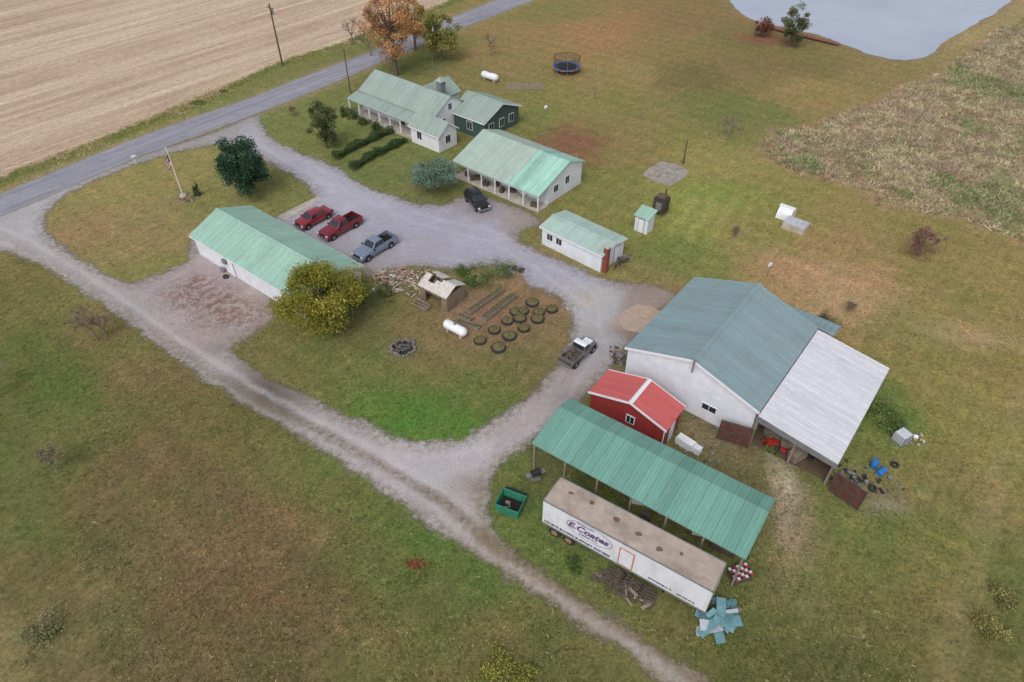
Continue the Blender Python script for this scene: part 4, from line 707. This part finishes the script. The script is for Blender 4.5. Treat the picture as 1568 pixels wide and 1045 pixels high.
slab('garden_bed_frame',[(773,138),(776,129),(830,128),(833,138)],.12,M('bed_soil',(130,118,98),.95,var=.35,sc=3)); slab('concrete_walk',[(425,332),(485,302),(495,306),(436,338)],.06,CONC)
DK=M('red_deck_boards',(136,80,74),.8,var=.2); 
a=site(1180,42,.4); b=site(1286,68,.4); T=Thing('red_pond_dock',*a,ang(a,b)); t=T.part('deck_boards',DK); L=dist(a,b)
for i in range(int(L/.22)): t.box(i*.22,i*.22+.2,-.6,.6,.35,.41)
t=T.part('deck_posts',DTIMB); [t.box(i*2.5,i*2.5+.15,s*.5-.07,s*.5+.07,-.1,.34) for i in range(int(L/2.5)) for s in (-1,1)]; T.done()
for uu,vv,hh in ((1175,424,1.6),(836,176,1.2)):
    T=Thing('satellite_dish',*site(uu,vv),.5); d=T.part('dish',WHITEP,True); d.lathe([(0,0),(.2,.03),(.34,.11),(.32,.13),(.19,.05),(0,.02)],(0,0,hh),'y',18); s=T.part('stand',STEEL); s.cyl((0,.05,0),(0,.05,hh),.035); T.done()
# dumpster
a=site(782,780); T=Thing('green_dumpster',a[0],a[1],math.radians(-24)); g=T.part('bin_walls',M('dumpster_green',(48,124,98),.5,var=.15,dirt=(66,84,74),damt=.4)); X,Y_,Z=1.0,.8,1.25
for s in (-1,1):
    g.hexa([(-X*.9,s*Y_*.85-.03,.1),(X*.9,s*Y_*.85-.03,.1),(X*.9,s*Y_*.85+.03,.1),(-X*.9,s*Y_*.85+.03,.1)],[(-X,s*Y_-.03,Z),(X,s*Y_-.03,Z),(X,s*Y_+.03,Z),(-X,s*Y_+.03,Z)])
    g.hexa([(s*X*.9-.03,-Y_*.82,.1),(s*X*.9+.03,-Y_*.82,.1),(s*X*.9+.03,Y_*.82,.1),(s*X*.9-.03,Y_*.82,.1)],[(s*X-.03,-Y_+.04,Z),(s*X+.03,-Y_+.04,Z),(s*X+.03,Y_-.04,Z),(s*X-.03,Y_-.04,Z)])
g.box(-X-.08,X+.08,-Y_-.08,-Y_-.035,Z-.1,Z); g.box(-X-.08,X+.08,Y_+.035,Y_+.08,Z-.1,Z); f=T.part('rubbish',DARK); f.box(-.85,.85,-.62,.62,.12,.6); r_=T.part('rubbish_bits',TIMB); [r_.rbox((random.uniform(-.6,.6),random.uniform(-.4,.4),.65),(.4,.2,.1),(random.random(),random.random(),random.random()*3)) for _ in range(4)]
lid=T.part('folded_lid',M('lid_black',(46,50,52),.6)); lid.rbox((0,Y_+.22,.85),(1.9,.05,.8),(-.25,0,0)); T.done()
# misc yard things
TEAL=M('teal_sheet',(104,144,150),.5,var=.2); 
x,y=site(1098,955); T=Thing('stacked_metal_sheets',x,y,.4); t=T.part('sheets',TEAL); g=T.part('pale_sheets',M('grey_sheet',(170,176,182),.6)); 
for i in range(16): (t if i%4 else g).rbox((random.uniform(-1.,.8),random.uniform(-.9,.9),.15+i*.05),(random.uniform(.7,2.0),random.uniform(.25,.8),.04),(random.uniform(-.4,.4),random.uniform(-.4,.4),random.random()*3))
T.done(); pile('scrap_pile',1110,938,1.0,1.2,60,[TEAL,TEAL,DTIMB,STEEL],.1,.5,.6,seed=9)
x,y=site(1131,884); T=Thing('checkered_quilt_on_crate',x,y,.3); c=T.part('crate',DTIMB); c.box(-.7,.7,-.5,.5,0,.75); ms=[M('quilt_red',(156,56,60),.9),M('quilt_white',(200,196,196),.9),M('quilt_dark',(46,48,66),.9)]; qs=[T.part('cloth_%d'%i,m) for i,m in enumerate(ms)]
for i in range(7):
    for j in range(5): qs[(i+j)%3].box(-.77+i*.22,-.77+i*.22+.22,-.55+j*.22,-.55+j*.22+.22,.752,.79)
T.done()
def pallet(u,v,rot,tilt=0.):
    x,y=site(u,v,.15); T=Thing('wooden_pallet',x,y,rot); b_=T.part('slats',DTIMB)
    for i in range(6): b_.rbox((0,-.55+i*.22,.16+tilt*i*.08),(1.3,.13,.03))
    for i in (-1,0,1): b_.rbox((i*.58,0,.07+tilt*.2),(.1,1.2,.11))
    T.done()
for u,v,r in ((942,885,-.6),(955,893,-.4),(972,905,-.7),(990,914,-.5)): pallet(u,v,r,.8)
pile('old_lumber_pile',958,900,2.2,1.0,30,[DTIMB,TIMB],.3,.9,.3,rot=-.6,flat=.1,seed=12,asp=(.1,.4),tl=.15)
pile('engine_parts_pile',1295,735,1.4,1.0,46,[STEEL,DTIMB,CHAR],.1,.45,.5,seed=13); pile('scrap_pile',1390,672,1.6,.9,34,[WHITEP,STEEL,TAN],.1,.4,.3,seed=14); pile('lumber_scraps',945,545,.9,1.6,30,[TIMB,DTIMB,STEEL],.12,.5,.5,seed=15); pile('scrap_pile',953,400,1.,.8,24,[STEEL,BR,DTIMB],.12,.5,.5,seed=16)
pile('scattered_scrap',1330,735,3.0,1.4,40,[STEEL,DTIMB,CHAR],.08,.35,.1,rot=-.6,seed=17); pile('scattered_scrap',1070,690,2.2,1.0,20,[STEEL,DTIMB,TIMB],.08,.35,.2,rot=-.6,seed=18)
BLU=M('blue_plastic',(52,112,176),.4)
for u,v,lay in ((1350,722,1),(1338,712,0)):
    x,y=site(u,v,.3); T=Thing('blue_plastic_barrel',x,y,.6); b_=T.part('drum',BLU,True)
    if lay: b_.lathe([(0,-.45),(.26,-.45),(.3,-.4),(.3,.4),(.26,.45),(0,.45)],(0,0,.3),'x',18)
    else: b_.lathe([(0,0),(.26,0),(.3,.05),(.3,.4),(.31,.42),(.3,.45),(.3,.8),(.26,.88),(0,.88)],(0,0,0),'z',18)
    T.done()
for u,v in ((1313,757),(1370,712),(1336,748),(1240,700),(346,424)):
    x,y=site(u,v,.1); T=Thing('old_tire',x,y); t=T.part('tyre',TIRE,True); t.lathe([(.2,0),(.32,0),(.36,.05),(.36,.17),(.32,.22),(.2,.22),(.17,.11),(.2,0)],n=20); T.done()
x,y=site(1381,670,.5); T=Thing('ibc_liquid_tote',x,y,.5); t=T.part('white_tank',M('cloudy_plastic',(190,194,200),.5),True); t.box(-.55,.55,-.5,.5,.15,1.05); c=T.part('cage',STEEL)
for i in range(6): q=-.58+i*.232; c.box(q-.015,q+.015,-.56,-.53,.1,1.1); c.box(q-.015,q+.015,.53,.56,.1,1.1); c.box(-.6,-.57,q*.93-.015,q*.93+.015,.1,1.1); c.box(.57,.6,q*.93-.015,q*.93+.015,.1,1.1)
c.box(-.6,.6,-.56,.56,.0,.1); T.done()
def appliance(u,v,r,s=(.7,1.5,.7)):
    x,y=site(u,v,.4); T=Thing('discarded_appliance',x,y,r); b_=T.part('cabinet',WHITEP); b_.box(-s[0]/2,s[0]/2,-s[1]/2,s[1]/2,.05,s[2]); d=T.part('door_seam',STEEL); d.box(-s[0]/2+.03,s[0]/2-.03,-s[1]/2+.05,s[1]/2-.05,s[2]+.003,s[2]+.03); h=T.part('lid',WHITEP); h.box(-s[0]/2+.05,s[0]/2-.05,-s[1]/2+.07,s[1]/2-.07,s[2]+.03,s[2]+.06); T.done()
appliance(1050,678,.8,(.8,1.7,.75)); appliance(1064,686,.9,(.7,1.2,.6))
x,y=site(820,735); T=Thing('gas_grill',x,y,.4); g=T.part('firebox',CHAR,True); g.box(-.4,.4,-.25,.25,.8,1.05); g.cyl((-.4,0,1.05),(.4,0,1.05),.25,None,14); l=T.part('cart',STEEL); l.box(-.4,.4,-.22,.22,.1,.16); [l.box(a_-.02,a_+.02,b_-.02,b_+.02,0,.8) for a_ in (-.36,.36) for b_ in (-.2,.2)]; l.box(.42,.85,-.22,.22,.9,.95); l.box(-.85,-.42,-.22,.22,.9,.95); T.done()
# ---------------------------------------------------------------- vehicles
def carpaint(name,c,metal=.3):
    if name in MATS: return MATS[name]
    k=NT(name,.3,metal,.5); o=k.obj(); q=k.mix(k.mr(k.noise(o,3,5,.7),.5,.75,0,.22),(*lin(*c),1),(*lin(128,120,110),1)); k.col(q); k.b.inputs['Coat Weight'].default_value=.6; k.b.inputs['Coat Roughness'].default_value=.08; MATS[name]=k.m; return k.m
def loft(p,S):
    rings=[]
    for x,hw,z0,z1 in S:
        zc=z0+(z1-z0)*.45; pts=[(-hw*.88,z0),(-hw*.97,z0+.12),(-hw,zc),(-hw*.985,z1-.14),(-hw*.93,z1-.03),(-hw*.80,z1),(hw*.80,z1),(hw*.93,z1-.03),(hw*.985,z1-.14),(hw,zc),(hw*.97,z0+.12),(hw*.88,z0)]
        i=len(p.v); p.v+=[(x,a_,b_) for a_,b_ in pts]; rings.append(list(range(i,i+12)))
    for a_,b_ in zip(rings[:-1],rings[1:]):
        for j in range(12): p.f.append((a_[j],a_[(j+1)%12],b_[(j+1)%12],b_[j]))
    p.f.append(tuple(rings[0][::-1])); p.f.append(tuple(rings[-1]))
def cabin(T,body,x0,x1,zb,wb,t0,t1,zt,wt,splits=(.5,),roofmat_=None):
    B=[Vector((x1,-wb,zb)),Vector((x1,wb,zb)),Vector((x0,wb,zb)),Vector((x0,-wb,zb))]; U=[Vector((t1,-wt,zt)),Vector((t1,wt,zt)),Vector((t0,wt,zt)),Vector((t0,-wt,zt))]
    c=T.part('cab_shell',body,True); c.hexa(B,U)
    r=T.part('cab_roof',roofmat_ or body,True); r.hexa([u+Vector((0,0,.002)) for u in U],[Vector((u.x*1.0+(-.12 if i<2 else .12),u.y*.86,zt+.06)) for i,u in enumerate(U)])
    g=T.part('windows',GLASS); cen=Vector(((x0+x1)/2,0,zb))
    def pane(a_,b_,c_,d_,s0,s1,zz0=.1,zz1=.9):
        q=[a_.lerp(b_,s0).lerp(d_.lerp(c_,s0),zz0),a_.lerp(b_,s1).lerp(d_.lerp(c_,s1),zz0),a_.lerp(b_,s1).lerp(d_.lerp(c_,s1),zz1),a_.lerp(b_,s0).lerp(d_.lerp(c_,s0),zz1)]
        n=(q[1]-q[0]).cross(q[3]-q[0]).normalized(); 
        if n.dot(q[0]-cen)<0: n=-n
        g.hexa([w_-n*.01 for w_ in q],[w_+n*.012 for w_ in q])
    pane(B[0],B[1],U[1],U[0],.07,.93); pane(B[2],B[3],U[3],U[2],.08,.92,.2,.88)
    e=[0]+list(splits)+[1]
    for (i0,j0) in ((3,0),(2,1)):
        for s0,s1 in zip(e[:-1],e[1:]): pane(B[i0],B[j0],U[j0],U[i0],s0+(.05 if s0==0 else .02),s1-(.06 if s1==1 else .02),.12,.88)
def wheels(T,xs_,w,r=.38):
    t=T.part('tyres',TIRE,True); h=T.part('hub_caps',M('alloy',(150,152,156),.35,.7),True); a_=T.part('wheel_arches',DARK,True)
    for x in xs_:
        for s in (-1,1):
            a_.cyl((x,s*(w-.12),r+.06),(x,s*(w+.004),r+.06),r+.10,None,20)
            t.cyl((x,s*(w-.2),r),(x,s*(w+.03),r),r,None,20); h.cyl((x,s*(w-.05),r),(x,s*(w+.04),r),r*.58,r*.5,12)
HL=M('headlamp_lens',(210,214,218),.15,spec=.8); TLm=M('tail_lamp',(140,20,20),.3)
def lights(T,xf,xr,w,zf,zr):
    h=T.part('headlamps',HL); t=T.part('tail_lamps',TLm); g=T.part('grille',DARK); b_=T.part('bumpers',M('bumper_chrome',(150,152,156),.3,.6),True)
    for s in (-1,1):
        y0,y1=sorted((s*w*.62,s*w*.92)); h.box(xf-.12,xf+.015,y0,y1,zf-.1,zf+.1); y0,y1=sorted((s*w*.84,s*w*.97)); t.box(xr-.02,xr+.06,y0,y1,zr-.2,zr+.15)
    g.box(xf-.1,xf+.02,-w*.58,w*.58,zf-.14,zf+.12); b_.box(xf-.05,xf+.1,-w*.93,w*.93,.38,.6); b_.box(xr-.1,xr+.04,-w*.93,w*.93,.42,.62)
def mirrors(T,x,w,z,m):
    q=T.part('mirrors',m); [q.box(x-.08,x+.08,min(s*w,s*(w+.2)),max(s*w,s*(w+.2)),z,z+.18) for s in (-1,1)]
def pickup(name,u,v,head,pm,L=5.7,w=.98,bed=DARK):
    x,y=site(u,v,.8); T=Thing(name,x,y,head); h=L/2; b=T.part('body',pm,True)
    loft(b,[(h,w*.80,.45,.86),(h-.06,w*.92,.38,1.0),(h-.35,w*.98,.32,1.09),(h-1.0,w,.32,1.15),(.75,w,.32,1.19),(-.78,w,.32,1.19)])
    bb=T.part('bed_sides',pm,True); bb.box(-h,-.8,-w,-w+.1,.38,1.26); bb.box(-h,-.8,w-.1,w,.38,1.26); bb.box(-h,-h+.08,-w+.1,w-.1,.45,1.24)
    f=T.part('bed_liner',bed); f.box(-h+.08,-.8,-w+.1,w-.1,.5,.74); f.box(-.86,-.795,-w+.1,w-.1,.74,1.18); [f.box(-h+.85,-h+1.8,min(s*(w-.1),s*(w-.3)),max(s*(w-.1),s*(w-.3)),.742,.98) for s in (-1,1)]
    cabin(T,pm,-.8,1.12,1.17,w*.94,-.62,.42,1.84,w*.76); wheels(T,(h-.95,-h+1.15),w); lights(T,h,-h,w,.86,1.0); mirrors(T,.95,w*.97,1.12,DARK)
    hs=T.part('hood_crease',pm,True); hs.hexa([(1.2,-.5,1.17),(h-.5,-.45,1.08),(h-.5,.45,1.08),(1.2,.5,1.17)],[(1.25,-.42,1.235),(h-.55,-.38,1.14),(h-.55,.38,1.14),(1.25,.42,1.235)])
    T.done({'body':.03,'bed_sides':.02,'cab_shell':.03}); return T
def suv(name,u,v,head,pm,L=4.6,w=.93,zt=1.72,wag=True):
    x,y=site(u,v,.8); T=Thing(name,x,y,head); h=L/2; b=T.part('body',pm,True)
    loft(b,[(h,w*.76,.42,.78),(h-.08,w*.9,.34,.92),(h-.4,w*.98,.28,1.0),(h-1.1,w,.28,1.08),(.5,w,.28,1.1),(-h+.35,w,.28,1.1),(-h+.06,w*.92,.34,1.02),(-h,w*.82,.42,.9)])
    cabin(T,pm,-h+(.12 if wag else .75),h-1.15,1.08,w*.93,-h+(.45 if wag else 1.35),h-1.95,zt,w*.74,(.36,.68)); wheels(T,(h-.85,-h+.85),w,.35); lights(T,h,-h,w,.78,.95); mirrors(T,h-1.4,w*.97,1.02,pm)
    rr=T.part('roof_rails',DARK); 
    if wag: [rr.box(-h+.6,h-2.1,s*w*.6-.02,s*w*.6+.02,zt+.07,zt+.12) for s in (-1,1)]
    T.done({'body':.03,'cab_shell':.03})
HD=math.radians(231); RED=carpaint('red_paint',(148,38,50)); RED2=carpaint('dark_red_paint',(132,32,48)); SIL=carpaint('silver_paint',(124,136,156),.2); BLK2=carpaint('black_paint',(32,34,38)); GRY=carpaint('grey_paint',(112,110,108),.2)
suv('red_sedan',480,332,HD,RED,4.9,.95,1.55,False); pickup('red_pickup_truck',521,346,HD,RED2); pickup('silver_pickup_truck',574,377,HD,SIL); suv('black_suv',730,306,math.radians(-62),BLK2,4.5)
x,y=site(886,538,.8); T=Thing('flatbed_utility_truck',x,y,math.radians(50)); h=2.1; w=.82; b=T.part('body',GRY,True); loft(b,[(h,w*.86,.5,.95),(h-.05,w*.95,.42,1.05),(h-.5,w,.4,1.12),(h-1.2,w,.4,1.16),(-.1,w,.4,1.16)])
f=T.part('flat_bed',DTIMB); f.box(-h-.1,-.15,-w-.05,w+.05,.72,.84); r_=T.part('bed_rails',STEEL)
for z in (1.05,1.28): r_.box(-h-.1,-.15,-w-.05,-w,z,z+.05); r_.box(-h-.1,-.15,w,w+.05,z,z+.05); r_.box(-h-.1,-h-.05,-w,w,z,z+.05)
for xx in (-h-.08,-1.4,-.75,-.2): r_.box(xx,xx+.05,-w-.05,-w,.84,1.3); r_.box(xx,xx+.05,w,w+.05,.84,1.3)
cabin(T,GRY,-.12,1.0,1.14,w*.95,-.05,.62,1.78,w*.86,(),WHITEP); hd=T.part('white_hood_panel',WHITEP); hd.box(1.15,1.85,-.45,.45,1.15,1.19); wheels(T,(h-.6,-h+.65),w,.4); lights(T,h,-h,w,.9,.75)
lo=T.part('bed_cargo',M('cargo',(96,84,76),.8,var=.3)); [lo.rbox((random.uniform(-1.9,-.5),random.uniform(-.5,.5),.98),(.5,.4,.25),(0,0,random.random())) for _ in range(5)]
T.done({'body':.03})
# ---------------------------------------------------------------- light, sky, camera
SUN_EL,SUN_AZ=math.radians(50),math.radians(-158)   # azimuth from +Y (north) clockwise
w=bpy.data.worlds.new('World'); SC.world=w; w.use_nodes=True; nt=w.node_tree; nt.nodes.clear()
sk=nt.nodes.new('ShaderNodeTexSky'); sk.sky_type='NISHITA'; sk.sun_disc=False; sk.sun_elevation=SUN_EL; sk.sun_rotation=SUN_AZ; sk.dust_density=3.0; sk.air_density=1.0; sk.ozone_density=1.0
hs=nt.nodes.new('ShaderNodeHueSaturation'); hs.inputs['Saturation'].default_value=.4; bg=nt.nodes.new('ShaderNodeBackground'); bg.inputs[1].default_value=.15; ow=nt.nodes.new('ShaderNodeOutputWorld')
nt.links.new(sk.outputs[0],hs.inputs['Color']); nt.links.new(hs.outputs[0],bg.inputs[0]); nt.links.new(bg.outputs[0],ow.inputs[0])
sl=bpy.data.lights.new('sun','SUN'); sl.energy=1.35; sl.angle=math.radians(40); sl.color=(1,.98,.97); so=bpy.data.objects.new('sun',sl); COL.objects.link(so)
d=Vector((math.sin(SUN_AZ)*math.cos(SUN_EL),math.cos(SUN_AZ)*math.cos(SUN_EL),math.sin(SUN_EL))); so.rotation_euler=d.to_track_quat('Z','Y').to_euler(); so.location=(0,60,80)
cd=bpy.data.cameras.new('camera'); cd.lens=24; cd.sensor_width=36; cd.clip_end=6000; co=bpy.data.objects.new('camera',cd); COL.objects.link(co); co.location=(0,0,H); co.rotation_euler=(math.pi/2-TH,0,0); SC.camera=co
SC.view_settings.view_transform='Standard'; SC.view_settings.look='None'; SC.view_settings.exposure=0
